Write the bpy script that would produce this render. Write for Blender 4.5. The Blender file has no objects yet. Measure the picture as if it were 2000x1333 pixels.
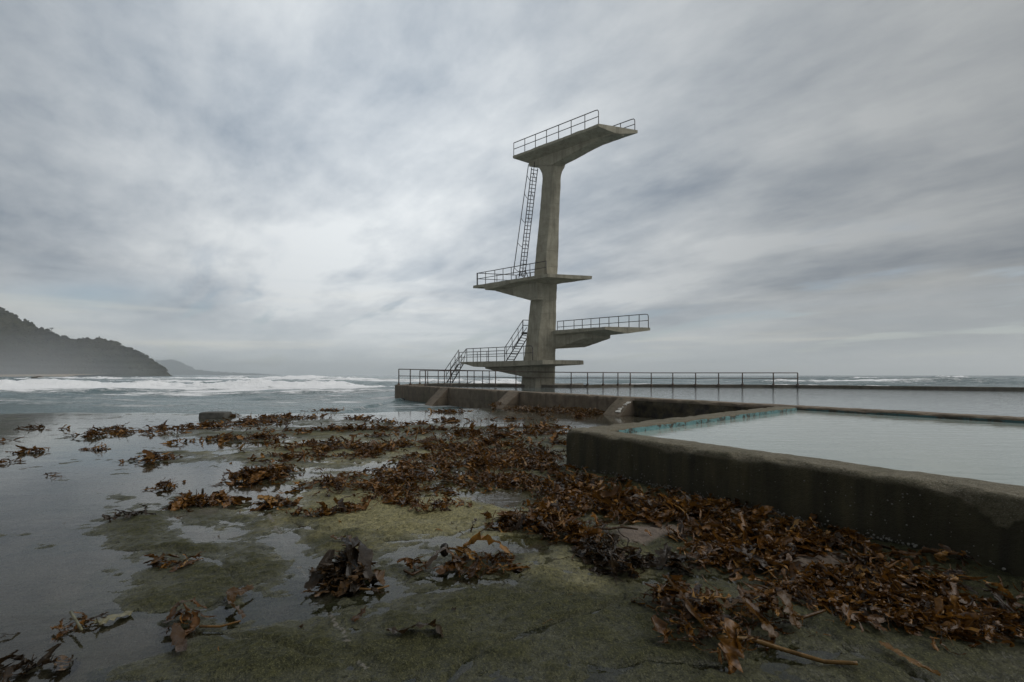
import bpy, math, random
import numpy as np
from mathutils import Matrix, Vector

rng = np.random.default_rng(7)
random.seed(7)
scene = bpy.context.scene
COL = scene.collection

# ------------------------------------------------------------------ camera
F, CX, HY, CAMH = 900.0, 1000.0, 733.0, 1.5          # focal length in photo pixels, principal column, horizon row, eye height
cam = bpy.data.cameras.new("camera"); cam_ob = bpy.data.objects.new("camera", cam); COL.objects.link(cam_ob)
cam_ob.location = (0, 0, CAMH); cam_ob.rotation_euler = (math.radians(90), 0, 0)
cam.sensor_width = 36; cam.lens = 36 * F / 2000; cam.shift_y = (HY - 666.5) / 2000
cam.clip_start = 0.05; cam.clip_end = 20000
scene.camera = cam_ob

# ------------------------------------------------------------------ node helper
class NT:
    def __init__(s, tree):
        s.t = tree; tree.nodes.clear()
    def n(s, typ, ins=None, **props):
        nd = s.t.nodes.new(typ)
        for k, v in props.items(): setattr(nd, k, v)
        for k, v in (ins or {}).items(): s.set(nd.inputs[k], v)
        return nd
    def set(s, sock, v):
        if isinstance(v, bpy.types.NodeSocket): s.t.links.new(v, sock)
        elif isinstance(v, bpy.types.Node): s.t.links.new(v.outputs[0], sock)
        else:
            if hasattr(sock, "default_value"):
                try:
                    if len(sock.default_value) == 4 and len(v) == 3: v = (*v, 1)
                except TypeError: pass
                sock.default_value = v
    def math(s, op, a, b=0.0, c=0.0, clamp=False):
        return s.n("ShaderNodeMath", {0: a, 1: b, 2: c}, operation=op, use_clamp=clamp).outputs[0]
    def vmath(s, op, a, b=(0, 0, 0)):
        return s.n("ShaderNodeVectorMath", {0: a, 1: b}, operation=op)
    def noise(s, vec, scale, detail=4, rough=0.55, dist=0.0, w=None):
        return s.n("ShaderNodeTexNoise", {"Vector": vec, "Scale": scale, "Detail": detail, "Roughness": rough, "Distortion": dist}).outputs["Fac"]
    def ramp(s, v, a, b, c=0.0, d=1.0, smooth=False):
        return s.n("ShaderNodeMapRange", {0: v, 1: a, 2: b, 3: c, 4: d}, interpolation_type="SMOOTHSTEP" if smooth else "LINEAR").outputs[0]
    def mix(s, f, a, b, blend="MIX"):
        nd = s.n("ShaderNodeMix", data_type="RGBA", blend_type=blend, clamp_factor=True)
        s.set(nd.inputs[0], f); s.set(nd.inputs[6], a); s.set(nd.inputs[7], b)
        return nd.outputs[2]
    def attr(s, name):
        return s.n("ShaderNodeAttribute", attribute_name=name).outputs["Fac"]
    def scalev(s, vec, sc):
        return s.n("ShaderNodeVectorMath", {0: vec, 1: sc}, operation="MULTIPLY").outputs[0]
    def bump(s, h, dist, strength=1.0):
        return s.n("ShaderNodeBump", {"Height": h, "Distance": dist, "Strength": strength}).outputs[0]

# ------------------------------------------------------------------ sky, sun, exposure
SUN_AZ, SUN_EL = math.radians(96), math.radians(44)      # from straight ahead (+Y) to the right, behind the cloud
sdir = (math.sin(SUN_AZ) * math.cos(SUN_EL), math.cos(SUN_AZ) * math.cos(SUN_EL), math.sin(SUN_EL))
THIN_AZ, THIN_EL = math.radians(-15), math.radians(26)    # where the cloud is thinnest and brightest
tdir = (math.sin(THIN_AZ) * math.cos(THIN_EL), math.cos(THIN_AZ) * math.cos(THIN_EL), math.sin(THIN_EL))
world = bpy.data.worlds.new("World"); scene.world = world; world.use_nodes = True
w = NT(world.node_tree)
tc = w.n("ShaderNodeTexCoord").outputs["Generated"]
sep = w.n("ShaderNodeSeparateXYZ", {0: tc})
zc = w.math("MAXIMUM", sep.outputs[2], 0.0)
den = w.math("ADD", zc, 0.16)
pxy = w.n("ShaderNodeCombineXYZ", {0: w.math("DIVIDE", sep.outputs[0], den), 1: w.math("DIVIDE", sep.outputs[1], den), 2: 0.0}).outputs[0]
warp = w.n("ShaderNodeTexNoise", {"Vector": pxy, "Scale": 0.9, "Detail": 3.0}).outputs["Color"]
pw = w.vmath("ADD", pxy, w.scalev(w.vmath("SUBTRACT", warp, (0.5, 0.5, 0.5)).outputs[0], (0.22, 0.22, 0))).outputs[0]
rot = w.n("ShaderNodeMapping", {"Vector": pw, "Rotation": (0, 0, math.radians(47)), "Location": (0.4, 2.1, 0)}).outputs[0]
big = w.noise(w.scalev(rot, (0.55, 0.85, 1)), 1.0, 5, 0.5)
mid = w.noise(w.scalev(rot, (1.4, 2.1, 1)), 1.0, 8, 0.54, 0.0)
fine = w.noise(w.scalev(rot, (7.0, 11.0, 1)), 1.0, 8, 0.66, 0.0)
dens = w.math("ADD", w.math("MULTIPLY", big, 0.66), w.math("ADD", w.math("MULTIPLY", mid, 0.29), w.math("MULTIPLY", fine, 0.12)))
lit = w.ramp(dens, 0.42, 0.61, 0, 1)
cloud = w.mix(lit, (0.315, 0.370, 0.438), (0.765, 0.80, 0.82))
dot = w.n("ShaderNodeVectorMath", {0: w.vmath("NORMALIZE", tc).outputs[0], 1: tdir}, operation="DOT_PRODUCT").outputs["Value"]
ang = w.math("ARCCOSINE", w.math("MINIMUM", dot, 0.9999))
glow = w.math("ADD", 0.33, w.math("MULTIPLY", 0.72, w.math("EXPONENT", w.math("MULTIPLY", -1.0, w.math("POWER", w.math("DIVIDE", ang, 0.70), 2.0)))))
cloud = w.mix(1.0, cloud, w.n("ShaderNodeCombineXYZ", {0: glow, 1: glow, 2: glow}).outputs[0], "MULTIPLY")
sky = w.n("ShaderNodeTexSky", sky_type="NISHITA", sun_disc=False, sun_elevation=SUN_EL, sun_rotation=SUN_AZ)
sky_s = w.n("ShaderNodeVectorMath", {0: sky.outputs[0], "Scale": 0.075}, operation="SCALE").outputs[0]
gapn = w.noise(w.scalev(rot, (0.9, 2.4, 1)), 1.0, 5, 0.55, 0.3)
gap = w.math("MULTIPLY", w.ramp(gapn, 0.53, 0.66, 0, 0.7, True), w.ramp(sep.outputs[2], 0.02, 0.34, 1, 0, True))
axx = w.math("DIVIDE", sep.outputs[0], w.math("MAXIMUM", sep.outputs[1], 0.05)); ell_ = w.math("DIVIDE", sep.outputs[2], w.math("MAXIMUM", sep.outputs[1], 0.05))
g1 = w.math("POWER", w.math("DIVIDE", w.math("ADD", axx, 0.93), 0.17), 2.0); g2 = w.math("POWER", w.math("DIVIDE", w.math("SUBTRACT", ell_, 0.172), 0.030), 2.0)
gapw = w.math("MULTIPLY", w.math("EXPONENT", w.math("MULTIPLY", w.math("ADD", g1, g2), -1.0)), w.ramp(mid, 0.3, 0.55, 0.5, 1.0))
col = w.mix(w.math("MAXIMUM", gap, w.math("MULTIPLY", gapw, 0.8)), cloud, sky_s)
# thin bright layer near the horizon
hz = w.ramp(sep.outputs[2], 0.0, 0.17, 0.62, 0.0, True)
hg = w.math("ADD", 0.28, w.math("MULTIPLY", glow, 0.92))
hzc = w.mix(1.0, (0.66, 0.70, 0.695), w.n("ShaderNodeCombineXYZ", {0: hg, 1: hg, 2: hg}).outputs[0], "MULTIPLY")
col = w.mix(hz, col, hzc)
stn = w.noise(w.scalev(tc, (2.6, 2.6, 42)), 1.0, 6, 0.6, 0.2)
stm = w.math("MULTIPLY", w.ramp(stn, 0.52, 0.70, 0, 0.42), w.math("MULTIPLY", w.ramp(sep.outputs[2], 0.01, 0.05), w.ramp(sep.outputs[2], 0.20, 0.07)))
col = w.mix(stm, col, w.n("ShaderNodeVectorMath", {0: (0.86, 0.82, 0.70), 1: w.n("ShaderNodeCombineXYZ", {0: hg, 1: hg, 2: hg}).outputs[0]}, operation="MULTIPLY").outputs[0])
stm2 = w.math("MULTIPLY", w.ramp(stn, 0.48, 0.32, 0, 0.5), w.math("MULTIPLY", w.ramp(sep.outputs[2], 0.02, 0.08), w.ramp(sep.outputs[2], 0.24, 0.10)))
col = w.mix(stm2, col, w.n("ShaderNodeVectorMath", {0: (0.43, 0.48, 0.52), 1: w.n("ShaderNodeCombineXYZ", {0: hg, 1: hg, 2: hg}).outputs[0]}, operation="MULTIPLY").outputs[0])
col10 = w.n("ShaderNodeVectorMath", {0: col, "Scale": 10.0}, operation="SCALE").outputs[0]
bg = w.n("ShaderNodeBackground", {"Color": col10, "Strength": 0.082})
w.n("ShaderNodeOutputWorld", {"Surface": bg.outputs[0]})

sun = bpy.data.lights.new("sun", "SUN"); sun.energy = 1.5; sun.angle = math.radians(60); sun.color = (1, 0.97, 0.92)
sun_ob = bpy.data.objects.new("sun", sun); COL.objects.link(sun_ob)
sun_ob.rotation_euler = Vector(sdir).to_track_quat("Z", "Y").to_euler()
sun_ob.location = (0, 0, 60)
vs = scene.view_settings
vs.view_transform = "Standard"; vs.look = "None"; vs.gamma = 1; vs.exposure = 0.44; vs.use_curve_mapping = False
scene.cycles.max_bounces = 8; scene.cycles.transparent_max_bounces = 12
scene.cycles.volume_bounces = 2
scene.cycles.sample_clamp_indirect = 4

# ------------------------------------------------------------------ mapping helpers
def at(px, py, Y): return Vector(((px - CX) / F * Y, Y, CAMH - (py - HY) / F * Y))
def onz(px, py, z):
    Y = F * (CAMH - z) / (py - HY); return Vector(((px - CX) / F * Y, Y, z))
def proj(x, y, z): return CX + F * x / y, HY + F * (CAMH - z) / y

def hash2(ix, iy, seed):
    h = (ix.astype(np.int64) * 374761393 + iy.astype(np.int64) * 668265263 + seed * 974634599) & 0xFFFFFFFF
    h = ((h ^ (h >> 13)) * 1274126177) & 0xFFFFFFFF
    return ((h ^ (h >> 16)) & 0xFFFFFF) / float(0xFFFFFF)
def vnoise(x, y, seed=0):
    ix = np.floor(x); iy = np.floor(y); fx = x - ix; fy = y - iy
    fx = fx * fx * (3 - 2 * fx); fy = fy * fy * (3 - 2 * fy)
    a = hash2(ix, iy, seed); b = hash2(ix + 1, iy, seed); c = hash2(ix, iy + 1, seed); d = hash2(ix + 1, iy + 1, seed)
    return (a * (1 - fx) + b * fx) * (1 - fy) + (c * (1 - fx) + d * fx) * fy
def fbm(x, y, seed=0, oct=4, gain=0.5):
    x = np.asarray(x, float); y = np.asarray(y, float)
    v = 0; a = 1; s = 0
    for o in range(oct):
        v = v + a * (vnoise(x * 2 ** o + 17.3 * o, y * 2 ** o - 9.1 * o, seed + o) - 0.5) * 2; s += a; a *= gain
    return v / s
def sstep(x, a, b):
    t = np.clip((x - a) / (b - a), 0, 1); return t * t * (3 - 2 * t)

# ------------------------------------------------------------------ mesh helpers
def link(name, me, mat=None, parent=None):
    o = bpy.data.objects.new(name, me); COL.objects.link(o)
    if mat and me is not None and not me.materials: me.materials.append(mat)
    if parent: o.parent = parent
    return o
def mesh_np(name, V, Fq, attrs=None, smooth=False):
    me = bpy.data.meshes.new(name)
    V = np.asarray(V, np.float32); Fq = np.asarray(Fq, np.int32)
    me.vertices.add(len(V)); me.vertices.foreach_set("co", V.ravel())
    k = Fq.shape[1]; me.loops.add(Fq.size); me.loops.foreach_set("vertex_index", Fq.ravel())
    me.polygons.add(len(Fq)); me.polygons.foreach_set("loop_start", np.arange(len(Fq), dtype=np.int32) * k)
    me.update(calc_edges=True)
    if smooth: me.polygons.foreach_set("use_smooth", np.ones(len(Fq), bool))
    for nme, a in (attrs or {}).items():
        at_ = me.attributes.new(nme, "FLOAT", "POINT"); at_.data.foreach_set("value", np.asarray(a, np.float32).ravel())
    me.validate()
    return me
def mesh_py(name, V, Fs, smooth=False):
    me = bpy.data.meshes.new(name); me.from_pydata([tuple(v) for v in V], [], Fs); me.update()
    if smooth: me.polygons.foreach_set("use_smooth", [True] * len(me.polygons))
    return me
def grid_faces(nr, nc):
    i = np.arange(nr - 1)[:, None] * nc + np.arange(nc - 1)[None, :]
    i = i.ravel(); return np.stack([i, i + 1, i + nc + 1, i + nc], 1)
def tube(pts, r, sides=6, V=None, Fs=None):
    V = [] if V is None else V; Fs = [] if Fs is None else Fs
    pts = [Vector(p) for p in pts]; base = len(V)
    for i, p in enumerate(pts):
        d = (pts[min(i + 1, len(pts) - 1)] - pts[max(i - 1, 0)]).normalized()
        up = Vector((0, 0, 1)) if abs(d.z) < 0.95 else Vector((1, 0, 0))
        a = d.cross(up).normalized(); b = a.cross(d)
        rr = r[i] if isinstance(r, (list, tuple)) else r
        for k in range(sides):
            t = 2 * math.pi * k / sides
            V.append(p + (a * math.cos(t) + b * math.sin(t)) * rr)
    for i in range(len(pts) - 1):
        for k in range(sides):
            k2 = (k + 1) % sides
            Fs.append((base + i * sides + k, base + i * sides + k2, base + (i + 1) * sides + k2, base + (i + 1) * sides + k))
    Fs.append(tuple(base + k for k in range(sides))[::-1])
    Fs.append(tuple(base + (len(pts) - 1) * sides + k for k in range(sides)))
    return V, Fs
def tube_ob(name, pts, r, mat, parent=None, sides=6):
    V, Fs = tube(pts, r, sides); return link(name, mesh_py(name, V, Fs, True), mat, parent)
def box_vf(c, ax, ay, az, V, Fs):
    b = len(V)
    for sx in (-1, 1):
        for sy in (-1, 1):
            for sz in (-1, 1): V.append(c + ax * sx + ay * sy + az * sz)
    for f in ((0, 1, 3, 2), (4, 6, 7, 5), (0, 4, 5, 1), (2, 3, 7, 6), (0, 2, 6, 4), (1, 5, 7, 3)): Fs.append(tuple(b + i for i in f))
def tag(o, label=None, cat=None, group=None, kind=None):
    if label: o["label"] = label
    if cat: o["category"] = cat
    if group: o["group"] = group
    if kind: o["kind"] = kind
    return o
def empty(name, loc, label, cat, group=None):
    o = bpy.data.objects.new(name, None); COL.objects.link(o); o.location = loc; o.empty_display_size = 0.1
    return tag(o, label, cat, group)
def adopt(child, parent):
    child.parent = parent; child.matrix_parent_inverse = Matrix.Translation(-Vector(parent.location)); return child

# ------------------------------------------------------------------ materials
def mat(name):
    m = bpy.data.materials.new(name); m.use_nodes = True; return m, NT(m.node_tree)
def finish(t, **ins):
    nrm = ins.pop("Normal", None)
    b = t.n("ShaderNodeBsdfPrincipled", ins)
    if nrm is not None: t.set(b.inputs["Normal"], nrm)
    t.n("ShaderNodeOutputMaterial", {"Surface": b.outputs[0]}); return b
def world_pos(t): return t.n("ShaderNodeNewGeometry").outputs["Position"]

def concrete(name, c0, c1, stain, scale=1.0, bump=0.03, moss=0.0):
    m, t = mat(name); P = world_pos(t)
    a = t.noise(P, 1.6 * scale, 6, 0.6); b = t.noise(P, 16 * scale, 4, 0.65); c = t.noise(P, 60 * scale, 3, 0.6)
    streak = t.noise(t.scalev(P, (3.2 * scale, 3.2 * scale, 0.28 * scale)), 1.0, 5, 0.6)
    base = t.mix(t.ramp(a, 0.3, 0.7), c0, c1)
    base = t.mix(t.ramp(streak, 0.50, 0.72, 0, 0.7), base, stain)
    base = t.mix(t.ramp(b, 0.52, 0.75, 0, 0.6), base, tuple(x * 0.45 for x in c0))
    base = t.mix(t.ramp(c, 0.58, 0.75, 0, 0.5), base, tuple(min(1, x * 1.5) for x in c1))
    if moss: base = t.mix(t.ramp(t.noise(P, 0.7, 5), 0.5, 0.68, 0, moss), base, (0.05, 0.055, 0.022))
    zz = t.n("ShaderNodeSeparateXYZ", {0: P}).outputs[2]
    fr = t.math("FRACT", t.math("MULTIPLY", t.math("ADD", zz, t.math("MULTIPLY", a, 0.05)), 0.72))
    line = t.math("MULTIPLY", t.ramp(fr, 0.0, 0.03, 1, 0), t.ramp(b, 0.35, 0.6, 0.15, 0.8))
    base = t.mix(t.math("MULTIPLY", line, 0.7), base, tuple(x * 0.4 for x in c0))
    sp = t.ramp(t.noise(P, 2.7 * scale, 5, 0.7, 0.4), 0.62, 0.66)
    base = t.mix(t.math("MULTIPLY", sp, 0.75), base, t.mix(b, tuple(x * 0.5 for x in c0), tuple(min(1, x * 1.25) for x in c1)))
    rust = t.math("MULTIPLY", t.ramp(t.noise(t.scalev(P, (4.5, 4.5, 0.5)), 1.0, 4, 0.6), 0.60, 0.70), t.ramp(t.noise(P, 0.45, 2), 0.5, 0.62))
    base = t.mix(t.math("MULTIPLY", rust, 0.5), base, (0.13, 0.065, 0.03))
    h = t.math("ADD", t.math("MULTIPLY", b, 0.6), t.math("MULTIPLY", c, 0.4))
    h = t.math("SUBTRACT", h, t.math("ADD", t.math("MULTIPLY", sp, 0.5), t.math("MULTIPLY", line, 0.5)))
    finish(t, **{"Base Color": base, "Roughness": 0.85, "Normal": t.bump(h, bump)})
    return m
M_TOWER = concrete("tower_concrete", (0.31, 0.285, 0.215), (0.46, 0.425, 0.33), (0.16, 0.148, 0.112), 0.9, 0.06)
M_BIGWALL = concrete("seawall_concrete", (0.125, 0.095, 0.066), (0.25, 0.195, 0.135), (0.06, 0.048, 0.034), 1.2, 0.05, 0.35)
M_DECK = concrete("deck_concrete", (0.14, 0.12, 0.09), (0.2, 0.175, 0.135), (0.07, 0.06, 0.045), 1.0, 0.03, 0.3)

m, t = mat("galvanised_pipe"); P = world_pos(t)
nz = t.noise(P, 6, 4)
finish(t, **{"Base Color": t.mix(t.ramp(nz, 0.4, 0.7), (0.075, 0.08, 0.083), (0.10, 0.075, 0.055)), "Roughness": 0.6, "Metallic": 0.2}); M_PIPE = m
m, t = mat("rusty_pipe"); P = world_pos(t)
nz = t.noise(P, 5, 5)
finish(t, **{"Base Color": t.mix(t.ramp(nz, 0.4, 0.65), (0.09, 0.075, 0.065), (0.10, 0.055, 0.03)), "Roughness": 0.75}); M_RUST = m

# small-pool wall: attribute 'film' = dark algae film, 1-film = bare worn concrete
m, t = mat("algae_stained_concrete"); P = world_pos(t)
film = t.attr("film"); n1 = t.noise(P, 3, 6, 0.6); n2 = t.noise(P, 30, 4, 0.7); n3 = t.noise(P, 110, 3, 0.7)
bare = t.mix(t.ramp(n2, 0.35, 0.7), (0.085, 0.074, 0.048), (0.20, 0.175, 0.12))
bare = t.mix(t.ramp(n3, 0.55, 0.72), bare, (0.34, 0.32, 0.26))
bare = t.mix(t.ramp(n1, 0.5, 0.7, 0, 0.6), bare, (0.065, 0.062, 0.03))
vstr = t.noise(t.scalev(P, (5, 5, 0.5)), 1.0, 4)
dark = t.mix(t.ramp(vstr, 0.35, 0.65), (0.028, 0.025, 0.013), (0.072, 0.062, 0.030))
dark = t.mix(t.ramp(n1, 0.52, 0.68, 0, 0.7), dark, (0.034, 0.029, 0.014))
f2 = t.ramp(t.math("ADD", film, t.math("ADD", t.math("MULTIPLY", t.math("SUBTRACT", n2, 0.5), 1.3), t.math("MULTIPLY", t.math("SUBTRACT", n3, 0.5), 0.8))), 0.34, 0.66)
vor = t.n("ShaderNodeTexVoronoi", {"Vector": P, "Scale": 21.0, "Randomness": 1.0})
spk = t.math("MULTIPLY", t.ramp(vor.outputs["Distance"], 0.10, 0.16, 1, 0), t.ramp(t.n("ShaderNodeSeparateColor", {0: vor.outputs["Color"]}).outputs[0], 0.80, 0.82))
spk = t.math("MULTIPLY", spk, t.ramp(t.noise(P, 2.3, 3), 0.42, 0.58))
dark = t.mix(spk, dark, (0.22, 0.21, 0.17))
h = t.math("ADD", t.math("ADD", t.math("MULTIPLY", n2, 0.5), t.math("MULTIPLY", n3, 0.35)), t.math("MULTIPLY", spk, 0.8))
finish(t, **{"Base Color": t.mix(f2, bare, dark), "Roughness": t.math("ADD", 0.82, t.math("MULTIPLY", f2, -0.22)), "Normal": t.bump(h, 0.04), "Specular IOR Level": 0.3}); M_NEARWALL = m

m, t = mat("chipped_teal_paint"); P = world_pos(t)
n1 = t.noise(P, 5.5, 6, 0.7); n2 = t.noise(P, 22, 5, 0.65)
teal = t.mix(t.ramp(n2, 0.35, 0.65), (0.075, 0.19, 0.20), (0.16, 0.30, 0.305))
chip = t.ramp(t.math("ADD", n1, t.math("MULTIPLY", n2, 0.35)), 0.70, 0.76)
finish(t, **{"Base Color": t.mix(chip, teal, (0.05, 0.042, 0.028)), "Roughness": 0.7, "Normal": t.bump(t.math("SUBTRACT", n2, chip), 0.01)}); M_TEAL = m
m, t = mat("faded_teal_paint"); P = world_pos(t)
n1 = t.noise(P, 2.6, 6, 0.7); n2 = t.noise(P, 14, 5, 0.65)
chip = t.ramp(t.math("ADD", n1, t.math("MULTIPLY", n2, 0.5)), 0.66, 0.80)
finish(t, **{"Base Color": t.mix(chip, (0.05, 0.115, 0.12), (0.035, 0.034, 0.024)), "Roughness": 0.7}); M_TEAL2 = m
m, t = mat("white_paint"); finish(t, **{"Base Color": (0.62, 0.6, 0.55), "Roughness": 0.8}); M_WHITE = m

# rock shelf
m, t = mat("wet_rock_shelf"); P = world_pos(t)
alg = t.attr("algae"); sand = t.attr("sand"); vein = t.attr("vein"); deep = t.attr("yellow")
n1 = t.noise(P, 2.2, 6, 0.6); n2 = t.noise(P, 24, 5, 0.7); n3 = t.noise(P, 90, 4, 0.7); n4 = t.noise(t.scalev(P, (55, 30, 40)), 1.0, 4, 0.75)
rock = t.mix(t.ramp(n1, 0.35, 0.65), (0.095, 0.08, 0.055), (0.19, 0.16, 0.115))
ag = t.mix(t.ramp(n2, 0.36, 0.64), (0.022, 0.024, 0.008), (0.074, 0.074, 0.028))
ay = t.mix(t.ramp(n2, 0.34, 0.66), (0.13, 0.118, 0.045), (0.40, 0.36, 0.18))
al = t.mix(t.ramp(t.math("ADD", deep, t.math("MULTIPLY", t.math("SUBTRACT", n1, 0.5), 1.5)), 0.2, 0.8), ag, ay)
al = t.mix(t.ramp(n4, 0.50, 0.66, 0, 0.75), al, (0.014, 0.017, 0.007)); al = t.mix(t.ramp(n3, 0.52, 0.68, 0, 0.5), al, (0.25, 0.24, 0.115))  # algae grain, its colour contrast raised to stand in for weak relief shading
base = t.mix(t.ramp(t.math("ADD", alg, t.math("MULTIPLY", t.math("SUBTRACT", t.noise(P, 1.1, 7, 0.68), 0.5), 1.5)), 0.34, 0.62), rock, al)
sd = t.mix(t.ramp(n3, 0.3, 0.7), (0.15, 0.118, 0.092), (0.25, 0.20, 0.16))
base = t.mix(t.ramp(t.math("ADD", sand, t.math("MULTIPLY", t.math("SUBTRACT", n2, 0.5), 0.5)), 0.4, 0.62), base, sd)
base = t.mix(t.ramp(t.math("ADD", vein, t.math("MULTIPLY", t.math("SUBTRACT", n2, 0.5), 0.9)), 0.45, 0.72), base, (0.20, 0.185, 0.155))
h = t.math("ADD", t.math("MULTIPLY", n2, 0.55), t.math("ADD", t.math("MULTIPLY", n3, 0.2), t.math("MULTIPLY", n4, 0.45)))
finish(t, **{"Base Color": base, "Roughness": t.math("SUBTRACT", t.ramp(n2, 0.3, 0.7, 0.5, 0.8), t.math("MULTIPLY", t.attr("wet"), 0.34)), "Specular IOR Level": t.math("ADD", 0.25, t.math("MULTIPLY", t.attr("wet"), 0.35)), "Normal": t.bump(h, 0.075)}); M_ROCK = m

def clear_water(name, tint, ripples, rough=0.0):
    m, t = mat(name); P = world_pos(t)
    hh = None
    for (sx, sy, det, amp) in ripples:
        v = t.math("MULTIPLY", t.noise(t.scalev(P, (sx, sy, 1)), 1.0, det, 0.55, 0.3), amp)
        hh = v if hh is None else t.math("ADD", hh, v)
    N = t.bump(hh, 1.0)
    fr = t.n("ShaderNodeFresnel", {"IOR": 1.33, "Normal": N}).outputs[0]
    tr = t.n("ShaderNodeBsdfTransparent", {"Color": tint}); gl = t.n("ShaderNodeBsdfGlossy", {"Color": (1, 1, 1, 1), "Roughness": rough, "Normal": N})
    mx = t.n("ShaderNodeMixShader", {0: fr, 1: tr.outputs[0], 2: gl.outputs[0]})
    t.n("ShaderNodeOutputMaterial", {"Surface": mx.outputs[0]}); return m
M_TIDE = clear_water("tide_water", (0.84, 0.86, 0.82), [(0.9, 3.0, 3, 0.004), (7, 16, 3, 0.0008)])

def deep_water(name, body, ripples, rough=0.04):
    m, t = mat(name); P = world_pos(t); hh = None
    for (sx, sy, det, amp) in ripples:
        v = t.math("MULTIPLY", t.noise(t.scalev(P, (sx, sy, 1)), 1.0, det, 0.55, 0.3), amp)
        hh = v if hh is None else t.math("ADD", hh, v)
    finish(t, **{"Base Color": body, "Roughness": rough, "IOR": 1.33, "Normal": t.bump(hh, 1.0)}); return m
M_POOL = deep_water("pool_water", (0.10, 0.125, 0.13), [(1.6, 3.0, 3, 0.02), (5.5, 9, 2, 0.006)])
M_SMALLPOOL = deep_water("small_pool_water", (0.30, 0.335, 0.30), [(1.2, 4.5, 3, 0.006), (5, 14, 2, 0.0014)], 0.02)

m, t = mat("sea_water"); P = world_pos(t)
foam = t.attr("foam")
fn = t.noise(t.scalev(P, (0.38, 1.25, 0.9)), 1.0, 7, 0.68, 0.4); fn2 = t.noise(t.scalev(P, (2.2, 3.4, 2.2)), 1.0, 5, 0.65)
ff = t.ramp(t.math("ADD", foam, t.math("ADD", t.math("MULTIPLY", t.math("SUBTRACT", fn, 0.5), 1.5), t.math("MULTIPLY", t.math("SUBTRACT", fn2, 0.5), 0.5))), 0.42, 0.66)
hh = t.math("ADD", t.math("MULTIPLY", t.noise(t.scalev(P, (0.5, 1.3, 0.5)), 1.0, 5, 0.65), 0.26), t.math("MULTIPLY", t.noise(t.scalev(P, (2.0, 5.5, 2)), 1.0, 3, 0.6), 0.035))
hh = t.math("ADD", hh, t.math("MULTIPLY", t.math("MULTIPLY", fn2, ff), 0.25))
b = t.n("ShaderNodeBsdfPrincipled", {"Base Color": t.mix(ff, (0.045, 0.095, 0.098), (0.88, 0.89, 0.90)), "Roughness": t.ramp(ff, 0, 1, 0.12, 0.9), "IOR": 1.33, "Normal": t.bump(hh, 1.0),
     "Specular IOR Level": t.ramp(ff, 0, 1, 0.5, 0.1)})
t.n("ShaderNodeOutputMaterial", {"Surface": b.outputs[0]}); M_SEA = m

m, t = mat("bush_covered_slope"); P = world_pos(t)
n1 = t.noise(P, 0.022, 6, 0.6); n2 = t.noise(P, 0.14, 5, 0.7)
base = t.mix(t.ramp(n1, 0.4, 0.62), (0.020, 0.022, 0.013), (0.052, 0.052, 0.03)); base = t.mix(t.ramp(n2, 0.5, 0.72, 0, 0.7), base, (0.012, 0.014, 0.009))
base = t.mix(t.ramp(t.noise(P, 0.05, 5, 0.7), 0.62, 0.74, 0, 0.5), base, (0.12, 0.095, 0.065))
finish(t, **{"Base Color": base, "Roughness": 1.0, "Specular IOR Level": 0.05, "Normal": t.bump(n2, 3.0)}); M_HILL = m
m, t = mat("beach_sand"); finish(t, **{"Base Color": (0.36, 0.28, 0.19), "Roughness": 0.9}); M_SAND = m
m, t = mat("leaf_dark"); finish(t, **{"Base Color": (0.025, 0.03, 0.016), "Roughness": 0.9}); M_LEAF = m
m, t = mat("bark"); finish(t, **{"Base Color": (0.05, 0.04, 0.03), "Roughness": 0.9}); M_BARK = m
m, t = mat("grey_boulder"); P = world_pos(t)
n1 = t.noise(P, 5, 6, 0.65); n2 = t.noise(P, 40, 4, 0.7)
finish(t, **{"Base Color": t.mix(t.ramp(n1, 0.35, 0.65), (0.05, 0.05, 0.043), (0.115, 0.112, 0.097)), "Roughness": 0.8, "Normal": t.bump(n2, 0.03)}); M_BLOCK = m

# kelp
def kelp_mat(name, lo, mid, hi, hi2):
    m, t = mat(name); P = world_pos(t)
    oi = t.n("ShaderNodeObjectInfo").outputs["Random"]; tint = t.attr("tint"); edge = t.attr("edge")
    f = t.math("FRACT", t.math("ADD", tint, t.math("MULTIPLY", oi, 0.83)))
    cr = t.n("ShaderNodeValToRGB", {0: f}); e = cr.color_ramp.elements
    e[0].position = 0; e[0].color = (*lo, 1); e[1].position = 1; e[1].color = (*hi2, 1)
    for p_, c_ in ((0.22, tuple(x * 0.9 for x in lo)), (0.42, mid), (0.64, tuple(x * 0.55 for x in mid)), (0.86, hi)):
        k = e.new(p_); k.color = (*c_, 1)
    n = t.noise(P, 35, 4, 0.65)
    c = t.mix(t.ramp(n, 0.42, 0.68, 0, 0.6), cr.outputs[0], tuple(x * 0.4 for x in lo))
    c = t.mix(t.ramp(edge, 0.7, 1.0, 0, 0.35), c, hi)
    b = t.n("ShaderNodeBsdfPrincipled", {"Base Color": c, "Roughness": 0.17, "Specular IOR Level": 0.3, "Normal": t.bump(n, 0.006)})
    tl = t.n("ShaderNodeBsdfTranslucent", {"Color": t.mix(0.5, c, hi)})
    mx = t.n("ShaderNodeMixShader", {0: 0.26, 1: b.outputs[0], 2: tl.outputs[0]})
    t.n("ShaderNodeOutputMaterial", {"Surface": mx.outputs[0]}); return m
M_KELP = kelp_mat("brown_kelp", (0.026, 0.014, 0.006), (0.115, 0.050, 0.011), (0.24, 0.108, 0.020), (0.34, 0.19, 0.052))
M_KELPDARK = kelp_mat("black_kelp", (0.018, 0.014, 0.010), (0.042, 0.028, 0.015), (0.085, 0.047, 0.018), (0.13, 0.068, 0.022))
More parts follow.
